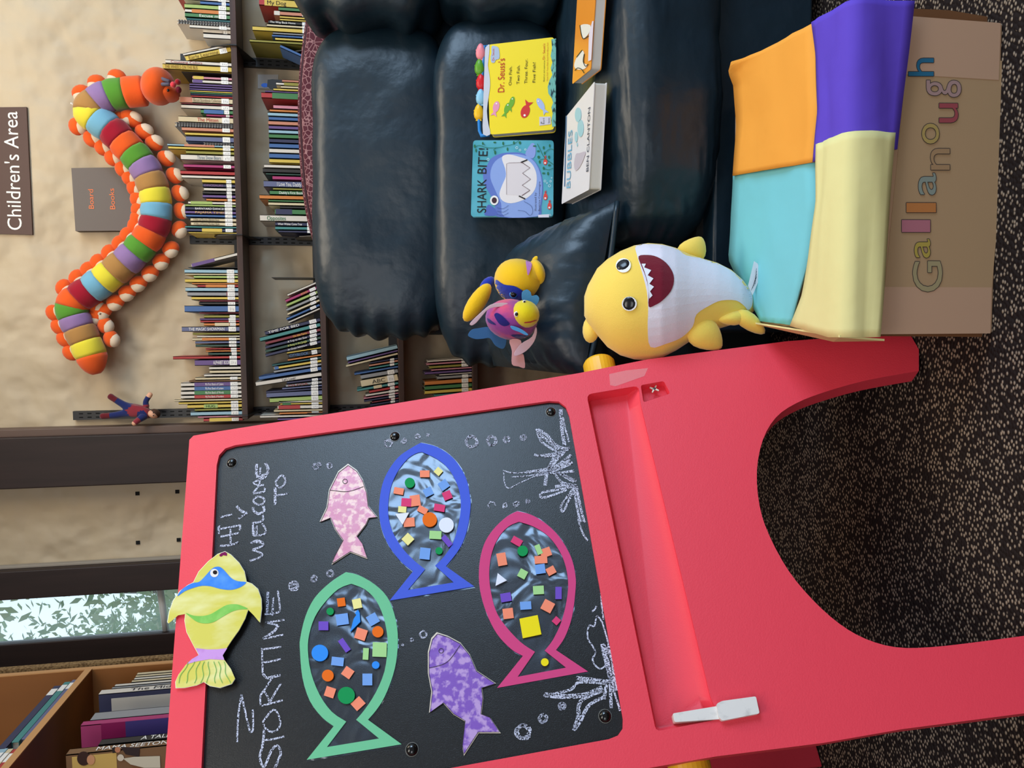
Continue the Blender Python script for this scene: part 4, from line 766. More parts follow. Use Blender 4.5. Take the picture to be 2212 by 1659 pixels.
def minifish(pl, par, K, c, L, Hh, ang, col, k=0):
    a = math.radians(ang); R2_ = lambda x, y: (c[0] + x * math.cos(a) - y * math.sin(a), c[1] + x * math.sin(a) + y * math.cos(a))
    pts = [R2_(L * .5 * math.cos(t), Hh * .5 * math.sin(t)) for t in [i * math.pi / 9 for i in range(-8, 9)]]
    pts = pts[:] + [R2_(-L * .85, Hh * .5), R2_(-L * .72, 0), R2_(-L * .85, -Hh * .5)]
    p = plate('printed_fish', pl.pp(Z(*K, pts), .0009 + k * .0001), pl.n, .0004, cm(col, .5, 'print'), par)
    e = R2_(L * .28, -Hh * .08); plate('printed_eye', pl.pp(Z(*K, circ(*e, Hh * .13, n=10)), .0014), pl.n, .0003, cm((240, 240, 240), .5, 'print'), p)
minifish(yp, ys, K1, (495, 1180), 170, 95, -75, (226, 150, 180)); minifish(yp, ys, K1, (660, 1200), 170, 80, -70, (110, 170, 50)); minifish(yp, ys, K1, (730, 1110), 170, 75, -75, (110, 170, 50), 2)
minifish(yp, ys, K1, (930, 1250), 200, 130, 110, (206, 52, 48)); minifish(yp, ys, K1, (1160, 1140), 200, 90, -120, (170, 186, 226))
bh = [yp.p(*p, -.006) for p in f1([(390, 275), (330, 270), (240, 1350), (250, 1540), (275, 1610), (395, 1600)])]
tube('blue_handle', bh, .0045, cm((36, 130, 208), .35), ys, 8)
for (x, y), col in zip(((268, 360), (250, 590), (272, 810), (270, 1035), (238, 1262)), ((240, 140, 150), (96, 158, 44), (212, 36, 44), (140, 196, 224), (242, 190, 34))):
    X_, Y_ = Z(*K1, [(x, y)])[0]; c = yp.p(X_, Y_, -.006); ux = (yp.p(X_, Y_ - 10, -.006) - c).normalized(); uy = (yp.p(X_ - 10, Y_, -.006) - c).normalized()
    f = ellipsoid('plastic_fish', c, ux * .0205, uy * .0125, yp.n * .009, cm(col, .3), ys, 14, lambda q: Vector((q.x, q.y * (1 - .25 * q.x), q.z)))
    plate('tail', [c + ux * a_ + uy * b2 + yp.n * .003 for a_, b2 in ((-.016, .003), (-.021, .008), (-.021, -.008), (-.014, -.003))], yp.n, .006, cm(col, .3), f)
    plate('fin', [c + ux * a_ + uy * b2 + yp.n * .002 for a_, b2 in ((-.004, .008), (.004, .013), (.008, .006))], yp.n, .004, cm(col, .3), f)
# blue shark book
q1 = YP(1.815).p(1195, 468), YP(1.815).p(1196, 303), YP(1.872).p(1022, 303), YP(1.872).p(1017, 468)
ss, sp_ = board('board_book', 'blue board book with a cartoon shark leaning beside the yellow book', q1, .016, mat('cover_sea_blue', S(92, 178, 198), .35, .45, var=(14, S(58, 150, 166), .35, .7)))
K2 = (1000, 280, 6.9125); f2 = lambda p: Z(*K2, p)
def art(nm, pts, col, k, par=ss, pl=sp_, smooth=True, f=f2):
    p = f(pts); p = [tuple(v) for v in cr([Vector(q) for q in p], 3, True)] if smooth else p
    return plate(nm, pl.pp(p, .0004 + .0003 * k), pl.n, .0003, cm(col, .5, 'print'), par)
art('shark_back', [(360, 540), (420, 430), (560, 360), (720, 340), (880, 350), (1010, 410), (1120, 540), (1180, 700), (1195, 900), (1170, 1150), (1110, 1300), (510, 1300), (480, 1130), (400, 960), (330, 840), (300, 700), (310, 600)], (96, 120, 196), 1)
art('shark_body', [(430, 560), (520, 440), (700, 370), (900, 380), (1060, 470), (1150, 640), (1180, 850), (1160, 1080), (1130, 1260), (1050, 1300), (620, 1300), (570, 1100), (480, 900), (410, 720)], (140, 166, 224), 2)
art('shark_fin', [(930, 370), (1000, 230), (1050, 200), (1085, 260), (1080, 380), (1030, 430)], (140, 160, 220), 1.5)
art('side_fin', [(330, 1280), (340, 1190), (380, 1120), (440, 1150), (490, 1200), (510, 1280)], (84, 106, 186), 1.5)
art('mouth', [(600, 390), (700, 370), (850, 410), (960, 450), (1050, 540), (1100, 680), (1090, 850), (1020, 970), (900, 1050), (720, 1100), (590, 1060), (545, 960), (590, 820), (640, 700), (630, 580), (585, 450)], (232, 226, 226), 3)
art('mouth_window', [(650, 500), (880, 490), (1000, 570), (890, 650), (1010, 740), (885, 830), (1000, 910), (880, 985), (645, 970)], (222, 214, 216), 4, smooth=False)
ribbons('teeth_line', [(f2([(880, 490), (1000, 570), (890, 650), (1010, 740), (885, 830), (1000, 905), (880, 985)]), 1.3), (f2([(650, 970), (650, 510), (690, 496), (880, 490)]), .6)], sp_, cm((96, 60, 70), .6, 'ink'), ss, .0022)
ribbons('jaw_mark', [(f2([(865, 490), (962, 450)]), 2.6), (f2([(835, 990), (930, 1036)]), 2.6)], sp_, INK, ss, .0022)
art('eye_white', circ(468, 1056, 62, 72), (240, 238, 236), 5); art('eye_pupil', circ(468, 1056, 38, 44), (66, 40, 52), 6)
ribbons('gill_lines', [(cr([Vector(p) for p in f2([(510, 1165 + 50 * k), (600, 1180 + 50 * k), (680, 1130 + 55 * k)])], 4), .7) for k in range(3)] + [(cr([Vector(p) for p in f2([(820, 1205), (920, 1220), (1000, 1280), (1040, 1230), (1020, 1140), (910, 1070)])], 4), .7)], sp_, cm((60, 80, 130), .6, 'ink'), ss, .0022)
grn = cm((38, 112, 74), .5, 'print')
ribbons('weed_stems', [(cr([Vector(p) for p in f2(q)], 4), 1.1) for q in ([(175, 270), (240, 235), (360, 270), (520, 270), (640, 240), (740, 220), (835, 165)], [(490, 340), (460, 300), (500, 270)], [(295, 190), (330, 235)], [(1110, 210), (1150, 290), (1220, 420), (1350, 520)], [(1150, 450), (1200, 440), (1230, 440)], [(1220, 350), (1290, 290), (1360, 300)], [(1210, 580), (1280, 600), (1345, 575)])], sp_, grn, ss, .0016)
vs = []
lv = [(175, 245, 14, 24, 30), (195, 310, 12, 26, 0), (295, 205, 12, 22, 0), (480, 340, 14, 30, 0), (475, 190, 22, 12, 20), (600, 205, 14, 26, 0), (665, 290, 13, 26, 10), (760, 195, 13, 24, 20), (850, 195, 18, 22, -30), (1070, 245, 26, 12, 0), (1125, 320, 22, 12, 0), (1130, 410, 20, 22, 0), (1145, 480, 14, 24, 0), (1205, 270, 14, 24, 0), (1295, 240, 12, 24, 0), (1220, 350, 12, 24, 0), (1285, 410, 16, 24, 0), (1290, 530, 22, 14, 0), (1205, 575, 14, 24, 0), (1205, 650, 24, 12, 0), (1270, 655, 14, 26, 0)]
for x, y, a, b2, r in lv: plate('weed_leaf', sp_.pp(f2(circ(x, y, a, b2, 10)), .0014), sp_.n, .0003, grn, ss)
ribbons('bubbles', [(f2(circ(x, y, r, n=14) + [(x + r, y)]), .8) for x, y, r in ((805, 270, 17), (852, 305, 14), (932, 296, 12), (375, 445, 16), (1225, 768, 15), (1310, 770, 13), (1292, 838, 17), (1255, 798, 8), (1325, 720, 7), (1300, 1275, 12))], sp_, cm((210, 232, 238), .5, 'print'), ss, .0016)
for x, y in ((1228, 480), (1230, 1005), (1290, 1145)):
    p = art('red_fish', [(x - 28, y), (x - 16, y - 45), (x, y - 60), (x + 22, y - 45), (x + 34, y), (x + 20, y + 36), (x, y + 46), (x - 22, y + 34)], (222, 74, 68), 3); art('fish_tail', [(x, y - 50), (x - 16, y - 90), (x, y - 78), (x + 10, y - 105), (x + 16, y - 75), (x + 26, y - 85)], (200, 60, 58), 2.5, p, smooth=False); art('fish_eye', circ(x, y + 18, 14), (240, 238, 236), 4, p)
T('SHARK', (345, 1240), (350, 740), (212, 1232), INK, sp_, K2, ss); T('BITE!', (350, 660), (372, 280), (215, 655), INK, sp_, K2, ss)
T('illustrated by', (1098, 1215), (1098, 940), (1068, 1215), cm((60, 60, 90), .6, 'ink'), sp_, K2, ss); T('Beatrice Costamagna', (1152, 1215), (1156, 775), (1124, 1215), cm((60, 60, 90), .6, 'ink'), sp_, K2, ss)
art('shelf_label', [(1122, 1272), (1285, 1262), (1285, 1310), (1124, 1312)], (224, 222, 236), 5, smooth=False)
# white book lying on the seat
Zs = .497; zp = ZP(Zs)
q2 = [zp.p(*p) for p in ((1280, 412), (1287, 174), (1262, 176), (1212, 441))]
a_, b_, c_, d_ = zp.p(1272, 410), zp.p(1284, 176), zp.p(1223, 252), zp.p(1213, 441)
ws, wp = board('board_book', 'white board book lying flat on the sofa seat with a grey blob on its cover', (a_, b_, c_, d_), .026, mat('cover_white', S(228, 224, 224), .4, .4), rad=.004)
K3 = (1000, 280, 6.9125); f3 = lambda p: Z(*K3, p)
lb = cm((112, 176, 206), .5, 'print'); dk = cm((60, 60, 74), .6, 'ink')
T('BUBBLES', (1600, 870), (1632, 0), (1545, 850), lb, wp, K3, ws); T('BEN CLANTON', (1872, 620), (1900, -340), (1840, 612), dk, wp, K3, ws)
art('grey_creature', [(1690, 360), (1740, 350), (1830, 330), (1800, 440), (1760, 530), (1720, 590), (1680, 610), (1660, 550), (1665, 450)], (196, 186, 194), 2, ws, wp)
for x, y, r, s in ((1690, 110, 22, 80), (1705, 225, 8, 30), (1755, -20, 46, 130), (1718, -220, 48, 110)): art('bubble', circ(x, y, r, s, 16), (160, 204, 212), 2, ws, wp, False)
art('title_strip', [(1510, 850), (1522, 850), (1548, -200), (1535, -210)], (70, 110, 150), 2, ws, wp, False)
# orange fish book at the frame edge
a_, b_, c_, d_ = zp.p(1276, 150), zp.p(1290, -60), zp.p(1250, -60), zp.p(1236, 182)
os_, op_ = board('board_book', 'orange and white fish-patterned board book at the far right of the sofa seat', (a_, b_, c_, d_), .022, mat('cover_orange', S(236, 150, 50), .35, .45), rad=.006)
f4 = lambda p: Z(1000, 60, 6.9125, p)
art('white_stripe', [(1700, 440), (1780, 340), (1810, 400), (1800, 520), (1860, 560), (1800, 620), (1700, 620), (1660, 560)], (232, 228, 214), 2, os_, op_, True, f4)
art('white_patch', [(1760, -40), (1900, -40), (1880, 80), (1800, 160), (1770, 90)], (232, 228, 214), 2, os_, op_, True, f4)
ribbons('black_outline', [(cr([Vector(p) for p in f4(q)], 4), 1.6) for q in ([(1745, -40), (1765, 90), (1800, 165), (1880, 120)], [(1695, 440), (1780, 330)], [(1810, 390), (1795, 500), (1830, 575), (1870, 540)], [(1670, 640), (1710, 600), (1770, 620), (1810, 680)])], op_, cm((40, 44, 30), .6, 'ink'), os_, .0016)
art('paper_label', [(1880, 100), (1930, -100), (1950, -100), (1915, 480), (1870, 500)], (226, 214, 224), 3, os_, op_, False, f4)

# ------------------------------------------------------------------ plush toys
def plush(n, c, c2=None): return mat('plush_' + n, S(*c), .95, .1, sheen=.35, bump=[(380, .3, .0015), (30, .2, .004)])
PY, PWh = plush('yellow', (246, 212, 96)), plush('white', (226, 224, 238))
# yellow and white fish-bodied toy leaning on the sofa seat, tail on the box
stn = [(1262, 640, 682, 1.385), (1270, 616, 698, 1.38), (1290, 580, 724, 1.375), (1312, 560, 750, 1.37), (1340, 543, 768, 1.36), (1370, 531, 777, 1.35), (1400, 526, 779, 1.34), (1430, 528, 773, 1.33), (1460, 536, 758, 1.325), (1490, 550, 738, 1.32), (1520, 559, 722, 1.315), (1550, 568, 711, 1.31), (1580, 583, 702, 1.305), (1605, 605, 690, 1.30), (1622, 628, 680, 1.30), (1632, 648, 668, 1.30)]
sh = thing('plush_toy', YP(1.34).p(1450, 650), 'yellow plush toy with white belly and open mouth propped against the sofa front', 'plush toy')
rings = []
for x, y0, y1, Y in stn:
    pl = YP(Y); c = pl.p(x, (y0 + y1) / 2); a = (pl.p(x, y0) - pl.p(x, y1)) / 2; d = ray(x, (y0 + y1) / 2).normalized(); dp = min(a.length * .85, .085)
    d = (d - a.normalized() * d.dot(a.normalized())).normalized()
    rings.append([c + a * math.cos(k * math.pi / 20) + d * dp * math.sin(k * math.pi / 20) for k in range(40)])
body = loft('body', rings, PY, sh)
K5 = (1240, 490, 5.027); f5 = lambda p, n=0: [tuple(v) for v in cr([Vector(q) for q in Z(*K5, p)], 3, True)]
decal('white_belly', body, f5([(662, 205), (720, 190), (800, 186), (960, 196), (1120, 240), (1220, 310), (1440, 350), (1600, 415), (1720, 485), (1850, 600), (1930, 730), (1935, 850), (1890, 905), (1850, 860), (1760, 800), (1600, 800), (1480, 850), (1330, 950), (1290, 1080), (1170, 1200), (1000, 1270), (830, 1305), (800, 1100), (805, 900), (790, 700), (740, 500), (690, 330)]), PWh, sh, .0015)
mo = decal('mouth', body, f5([(700, 320), (800, 305), (900, 325), (1000, 390), (1070, 490), (1085, 590), (1050, 700), (960, 800), (880, 850), (810, 865), (812, 700), (780, 550), (730, 420)]), plush('dark_red', (110, 20, 42)), sh, .003)
tz = [(733, 400), (780, 400), (762, 440), (838, 470), (800, 525), (862, 560), (818, 618), (868, 650), (825, 700), (852, 745), (818, 780), (812, 690), (795, 580), (760, 470)]
decal('teeth', body, Z(*K5, tz), mat('tooth_felt', S(224, 228, 240), .9, .1), mo, .0045, 2)
for c in ((535, 418), (600, 835)):
    e = decal('eye_patch', body, Z(*K5, circ(*c, 82, 78, 22)), mat('eye_white', S(236, 236, 240), .8), sh, .003, 2)
    X_, Y_ = Z(*K5, [c])[0]; bv_ = BVHTree.FromPolygons([v.co + wloc(body) for v in body.data.vertices], [tuple(p.vertices) for p in body.data.polygons]); h = bv_.ray_cast(CAM, ray(X_, Y_).normalized())
    ellipsoid('eye_button', h[0] + h[1].normalized() * .001, h[1].orthogonal().normalized() * .0125, h[1].cross(h[1].orthogonal()).normalized() * .0125, h[1].normalized() * .004, mat('button_black', S(16, 15, 18), .2, .5), e, 14)
blob('side_fin', *Z(*K5, [(1300, 235)])[0], 1.335, (16, -25), (25, 12), .016, PY, sh, 18, lambda q: Vector((q.x, q.y * (1 - .42 * q.x), q.z * (1 - .3 * q.x))))
blob('side_fin', *Z(*K5, [(1445, 1190)])[0], 1.285, (30, 26), (-22, 24), .018, PY, sh, 18, lambda q: Vector((q.x, q.y * (1 - .42 * q.x), q.z * (1 - .3 * q.x))))
blob('back_fin', *Z(*K5, [(185, 1110)])[0], 1.39, (-4, 30), (17, 4), .02, PY, sh, 16)
blob('tail_fin', *Z(*K5, [(1720, 990)])[0], 1.28, (-31, 2), (-3, 16), .016, PY, sh, 14, lambda q: Vector((q.x, q.y * (1 - .3 * q.x), q.z))); blob('tail_fin', *Z(*K5, [(1915, 1040)])[0], 1.275, (30, 24), (12, -13), .016, PY, sh, 14, lambda q: Vector((q.x, q.y * (1 - .3 * q.x), q.z)))
pl = YP(1.27); tg = plate('cloth_tag', pl.pp(Z(*K5, [(1890, 640), (1955, 372), (1995, 400), (2020, 480), (2010, 570), (1940, 742)])), (0, -1, .3), .0008, mat('tag_white', S(226, 226, 236), .7), sh)
ribbons('tag_print', [(Z(*K5, [(1925 + 14 * k, 690 - 22 * k), (1985 - 1 * k, 540 - 30 * k)]), .8) for k in range(4)], pl, dk, tg, .002)
# yellow and blue fish toy
PYe = plush('deep_yellow', (238, 190, 28)); PB_ = plush('blue', (28, 52, 168)); PLb = plush('sky_blue', (86, 158, 204)); PP = plush('lilac', (206, 130, 206))
K6 = (980, 530, 5.923); f6 = lambda p: [tuple(v) for v in cr([Vector(q) for q in Z(*K6, p)], 3, True)]
fy = thing('plush_fish', YP(1.60).p(1120, 620), 'yellow plush fish with blue eye band lying on the leather cushion', 'plush toy')
FY = 1.56
b1 = blob('body', *Z(*K6, [(840, 450)])[0], FY, (52, -6), (8, 47), .058, PYe, fy, 28, lambda q: Vector((q.x, q.y * (1 - .12 * q.x), q.z)))
decal('eye_band', b1, f6([(505, 455), (550, 440), (640, 500), (770, 520), (850, 560), (890, 600), (880, 720), (760, 740), (600, 700), (540, 600)]), PB_, fy, .002)
X_, Y_ = Z(*K6, [(765, 625)])[0]
bvh = BVHTree.FromPolygons([v.co + wloc(b1) for v in b1.data.vertices], [tuple(p.vertices) for p in b1.data.polygons]); h = bvh.ray_cast(CAM, ray(X_, Y_).normalized()); hp = h[0] or YP(FY - .03).p(X_, Y_); hn = (CAM - hp).normalized()
ellipsoid('eye_ring', hp, XB * 0 + hn.orthogonal().normalized() * .0085, hn.cross(hn.orthogonal()).normalized() * .0085, hn * .004, mat('eye_blue_ring', S(60, 140, 220), .2, .5), fy, 14)
ellipsoid('eye_button', hp + hn * .002, hn.orthogonal().normalized() * .0066, hn.cross(hn.orthogonal()).normalized() * .0066, hn * .004, mat('button_black', S(16, 15, 18), .2, .5), fy, 14)
blob('snout', *Z(*K6, [(1065, 360)])[0], FY - .02, (17, 3), (4, 30), .034, PYe, fy, 20)
decal('lips', b1, f6([(925, 190), (985, 190), (1000, 240), (985, 310), (950, 385), (935, 300)]), PP, fy, .006)
blob('nub', *Z(*K6, [(1055, 180)])[0], FY, (6, -8), (7, 3), .010, PYe, fy, 12)
blob('dorsal_fin', *Z(*K6, [(430, 500)])[0], FY + .03, (14, -15), (9, 9), .014, PB_, fy, 14)
blob('tail_fin', *Z(*K6, [(300, 730)])[0], FY + .02, (28, -40), (14, 13), .018, PYe, fy, 18)
decal('fin_stripe', b1, f6([(1000, 420), (1090, 450), (1100, 470), (1010, 440)]), PYe, fy, .003)
def fin(name, pts, Y, th, m, par, K=K6): return plate(name, YP(Y).pp([tuple(v) for v in cr([Vector(q) for q in Z(*K, pts)], 3, True)]), (0, -1, .2), th, m, par, bev=th * .3)
fin('heart_fin', [(870, 640), (880, 590), (940, 565), (985, 600), (1000, 645), (1060, 635), (1095, 680), (1070, 750), (1025, 780), (950, 740), (880, 700)], FY - .068, .006, PLb, fy)
# purple fish toy in front
fp = thing('plush_fish', YP(1.50).p(1100, 690), 'small purple and pink plush fish with yellow face on the cushion', 'plush toy')
PPu = mat('plush_tie_dye', S(150, 70, 150), .95, .1, sheen=.3, var=(16, S(220, 84, 120), .46, .62), bump=[(380, .3, .0015)])
GY = 1.475
b2_ = blob('body', *Z(*K6, [(740, 950)])[0], GY, (55, 8), (-5, 44), .046, PPu, fp, 26)
b3_ = blob('face', *Z(*K6, [(915, 880)])[0], GY - .030, (29.5, 4), (-2, 30), .040, plush('lemon', (222, 200, 24)), fp, 20)
for pts in ([(520, 900), (545, 865), (600, 885), (680, 960), (715, 1010), (650, 1035), (580, 1000)], [(730, 1150), (850, 1140), (960, 1160), (1030, 1120), (960, 1190), (830, 1195)], [(430, 930), (500, 980), (540, 1020), (450, 990)]): decal('navy_patch', b2_, f6(pts), plush('navy', (34, 30, 110)), fp, .0015, 2)
for c, rr in (((805, 880), 35), ((905, 722), 22)):
    X_, Y_ = Z(*K6, [c])[0]; bv_ = BVHTree.FromPolygons([v.co + wloc(b3_) for v in b3_.data.vertices], [tuple(p.vertices) for p in b3_.data.polygons]); h = bv_.ray_cast(CAM, ray(X_, Y_).normalized()); p = h[0] or bv_.find_nearest(YP(GY - .03).p(X_, Y_))[0]; hn = (CAM - p).normalized(); r = rr / 5.923 / F * 1.5
    e = ellipsoid('eye', p, hn.orthogonal().normalized() * r, hn.cross(hn.orthogonal()).normalized() * r, hn * .003, mat('eye_white', S(236, 236, 240), .8), fp, 14)
    ellipsoid('pupil', p + hn * .002, hn.orthogonal().normalized() * r * .65, hn.cross(hn.orthogonal()).normalized() * r * .65, hn * .003, mat('button_black', S(16, 15, 18), .2, .5), e, 12)
decal('mouth_line', b3_, Z(*K6, [(900, 985), (980, 975), (1065, 950), (1062, 962), (985, 990), (905, 997)]), plush('mouth_red', (180, 24, 50)), fp, .002, 1)
shiny = mat('pearly_film', S(226, 192, 204), .25, .5, coat=.6); pinkf = mat('pink_felt', S(226, 172, 172), .9, .1)
fin('top_fin', [(205, 1005), (260, 940), (380, 830), (470, 760), (580, 735), (690, 740), (655, 775), (460, 810), (350, 920), (290, 990), (235, 1025)], GY - .03, .004, shiny, fp)
fin('lower_fin', [(1050, 1045), (1065, 1110), (1030, 1230), (930, 1350), (800, 1415), (775, 1380), (860, 1260), (1000, 1170)], GY - .03, .004, shiny, fp)
fin('cheek_fin', [(725, 1030), (790, 1040), (880, 1080), (955, 1140), (920, 1150), (840, 1110), (750, 1075)], GY - .052, .004, mat('felt_blue', S(88, 162, 222), .9, .1), fp)
fin('tail_fin', [(185, 1140), (230, 1080), (320, 1060), (440, 1045), (480, 1090), (560, 1150), (670, 1190), (660, 1290), (620, 1325), (530, 1280), (465, 1190), (380, 1195), (280, 1200), (200, 1170)], GY + .02, .004, mat('felt_slate', S(66, 112, 160), .9, .1), fp)
fin('cloth_tag', [(715, 1210), (860, 1215), (870, 1380), (895, 1400), (912, 1565), (830, 1550), (745, 1520), (745, 1350)], GY - .022, .002, pinkf, fp)

# ------------------------------------------------------------------ foam-covered cardboard box
card = mat('cardboard', S(190, 154, 122), .8, .15, var=(3, S(180, 144, 112), .3, .7, (1, 1, 1)), bump=[(200, .12, .001), (8, .15, .006)])
ZT, YB0 = .25, 1.015
bxo = thing('cardboard_box', (.23, 1.2, 0), 'cardboard box with coloured foam sheets on top and a hand-drawn name', 'box')
plate('carton', [Vector((x, y, ZT - .004)) for x, y in ((-.004, YB0), (.458, YB0), (.485, 1.38), (.12, 1.38), (.016, 1.27))], (0, 0, 1), ZT - .004, card, bxo, bev=.003)
box('tape_strip', (-.004, YB0 - .0012, .005), (.066, YB0, .2), mat('tape_brown', S(196, 158, 130), .55, .35), bxo); box('tape_strip', (.375, YB0 - .0012, .005), (.458, YB0, .2), mat('tape_brown', S(186, 142, 112), .55, .35), bxo)
dc = mat('cardboard_edge', S(120, 82, 54), .85, .1)
plate('side_flap', YP(YB0 + .03).pp([(1965, 18), (2050, 22), (2206, 48), (2195, 70), (1965, 44)]), (0, -1, 0), .004, dc, bxo)
plate('side_flap', YP(YB0 + .02).pp([(1900, 712), (2140, 714), (2135, 728), (1900, 726)]), (0, -1, 0), .004, dc, bxo)
def rs(pts, n):
    pts = [Vector(p) for p in pts]; d = [0]
    for a, b_ in zip(pts, pts[1:]): d.append(d[-1] + (b_ - a).length)
    out = []
    for i in range(n):
        s = d[-1] * i / (n - 1); k = max(j for j in range(len(d)) if d[j] <= s + 1e-9); k = min(k, len(pts) - 2); t_ = (s - d[k]) / max(1e-9, d[k + 1] - d[k]); out.append(pts[k].lerp(pts[k + 1], min(1, t_)))
    return out
def foam(lab, backp, frontp, col, off, fold=True, n=24):
    tz_, fy_ = ZP(ZT + off), YP(YB0 - .004 - off); bp_ = [tz_.p(*p) for p in rs(backp, n)]; m = mat('foam_%d_%d_%d' % col, S(*col), .75, .2, bump=[(300, .1, .0006), (9, .35, .012)]); vs, fs, cols = [], [], 0
    fp_ = rs(frontp, n)
    for i in range(n):
        b_ = bp_[i]; row = []
        if fold:
            f = fy_.p(*fp_[i]); top_ = Vector((f.x * .5 + b_.x * .5, YB0 + .02, ZT + off)) if b_.y < YB0 + .05 else Vector((f.x, YB0 + .022, ZT + off)); 
            for k in range(7): row.append(b_.lerp(top_, k / 6) + Vector((0, 0, .004 * NS(Vector((b_.x * 9, k * .8, off * 900))))))
            yf_ = YB0 - .004 - off
            for a in (20, 40, 60, 80): row.append(Vector((f.x, yf_ + .024 * (1 - math.sin(math.radians(a))), ZT + off - .024 * (1 - math.cos(math.radians(a))))))
            for k in range(1, 6): row.append(Vector((f.x, yf_ + .003 * math.sin(k + f.x * 12), (ZT + off - .024) * (1 - k / 5) + f.z * k / 5)))
        else:
            f = tz_.p(*fp_[i])
            for k in range(10): row.append(b_.lerp(f, k / 9) + Vector((0, 0, .004 * NS(Vector((b_.x * 9, k * .8, off * 900))) + (.02 * max(0, (1 - k / 3)) * max(0, (i / n - .75)) * 4 * (1 if col[0] == 246 else 0)))))
        cols = len(row); vs += row
    for i in range(n - 1):
        for k in range(cols - 1): a = i * cols + k; fs.append((a, a + 1, a + cols + 1, a + cols))
    o = mk('foam_sheet', vs, fs, m, bxo, True); s = o.modifiers.new('thick', 'SOLIDIFY'); s.thickness = .003; s.offset = 0; o['label'] = lab
foam('pale blue foam sheet', [(1643, 694), (1575, 560), (1578, 470), (1583, 376)], [(1708, 702), (1748, 560), (1764, 440), (1760, 346)], (124, 204, 214), .0015, False)
foam('orange foam sheet', [(1583, 380), (1590, 270), (1586, 156), (1600, 135)], [(1760, 350), (1768, 240), (1762, 120), (1756, 50)], (246, 166, 66), .006, False)
foam('purple foam sheet', [(1757, 350), (1768, 240), (1762, 120), (1752, 48)], [(1940, 322), (1950, 220), (1962, 110), (1972, 4)], (98, 72, 196), .0085)
foam('pale yellow foam sheet', [(1707, 704), (1730, 640), (1746, 560), (1764, 440), (1764, 370), (1766, 312)], [(1898, 728), (1908, 620), (1918, 500), (1928, 380), (1936, 286)], (232, 222, 156), .0125)
plate('foam_side_flap', [Vector((.016, 1.27, .262)), Vector((-.008, 1.01, .262)), Vector((-.014, 1.008, .19)), Vector((-.016, 1.12, .20)), Vector((.012, 1.27, .245))], (-1, 0, 0), .003, mat('foam_232_222_156', S(232, 222, 156), .75, .2), bxo)
fpn = YP(YB0 - .0006); KK = (1880, 0, 2.304)
plate('name_panel', fpn.pp([(1960, 124), (2185, 132), (2140, 652), (1908, 655)]), (0, -1, 0), .0006, mat('cardboard_panel', S(180, 148, 112), .8, .15), bxo)
for chx, (x0, x1, y0, y1), col in zip('Gallanough', ((212, 358, 1300, 1452), (220, 298, 1190, 1283), (157, 298, 1095, 1155), (180, 327, 1010, 1057), (240, 327, 862, 970), (300, 395, 740, 845), (257, 343, 615, 715), (343, 437, 515, 610), (280, 452, 400, 483), (190, 315, 290, 378)),
        ((164, 150, 112), (178, 156, 72), (180, 112, 124), (190, 122, 66), (138, 148, 138), (168, 134, 98), (178, 152, 90), (160, 74, 80), (170, 138, 134), (40, 108, 142))):
    for g, (mm, of, nm) in ((2.2, (cm((70, 62, 60), .8, 'pencil'), .0012, 'letter_outline'), ), (0, (cm(col, .8, 'pencil'), .0018, 'letter'))) if False else ((0, (cm((74, 64, 60), .8, 'pencil'), .0010, 'letter_outline')), (1, (cm(col, .8, 'pencil'), .0016, 'letter'))):
        a, b_, c = Z(*KK, [(x1, y1), (x1, y0), (x0, y1)])
        s = 'I' if chx == 'l' else chx
        o_, e_, c_ = fpn.p(*a, of), fpn.p(*b_, of), fpn.p(*c, of)
        if g == 0:
            ctr = (e_ + c_) / 2; ob = text(nm, s, o_, e_ - o_, c_ - o_, mm, bxo, True)
            # thicken the outline
            bmm = bmesh.new(); bmm.from_mesh(ob.data); dirs = [(1, 0), (-1, 0), (0, 1), (0, -1), (.7, .7), (-.7, .7), (.7, -.7), (-.7, -.7)]; base = [(v.co.copy()) for v in bmm.verts]; fcs = [[v.index for v in f.verts] for f in bmm.faces]; bmm.free()
            vs, fs = [], []
            for j, (dx, dz) in enumerate(dirs):
                k = len(vs); vs += [p + Vector((dx * .0010, -.00001 * j, dz * .0010)) for p in base]; fs += [tuple(i + k for i in f) for f in fcs]
            ob.data.clear_geometry(); ob.data.from_pydata([tuple(v) for v in vs], [], fs)
        else: text(nm, s, o_, e_ - o_, c_ - o_, mm, bxo, True)

# ------------------------------------------------------------------ things on the wall
sg = thing('wall_sign', YP(YW).p(60, 370), 'brown wall sign with white lettering at the top of the wall', 'sign')
pl = Pl((0, YW - .008, 0), (0, -1, 0))
plate('sign_board', pl.pp([(-40, 232), (57, 231), (70, 507), (-40, 504)]), (0, -1, 0), .008, mat('sign_brown', S(76, 52, 46), .5, .3), sg)
tpx('lettering', "Children's Area", pl, (47, 497), (37, 241), (17, 498), mat('sign_white', S(236, 232, 224), .5), sg, .001)
bn = thing('bin_sign', YP(YW).p(290, 430), 'grey box sign with orange lettering mounted on the wall below the caterpillar', 'sign')
pf = YP(YW - .034); a = pf.pp([(154, 363), (281, 361), (291, 498), (163, 499)])
plate('face', a, (0, -1, 0), .004, mat('sign_grey', S(100, 91, 86), .5, .3), bn)
plate('body', pf.pp([(154, 363), (281, 361), (291, 498), (163, 499)], -.001), (0, -1, 0), .032, mat('sign_dark', S(52, 44, 42), .6), bn)
om = mat('sign_orange', S(220, 112, 58), .5)
tpx('lettering', 'Board', pf, (203, 451), (201, 409), (192, 451), om, bn, .001); tpx('lettering', 'Books', pf, (249, 452), (246, 407), (238, 452), om, bn, .001)

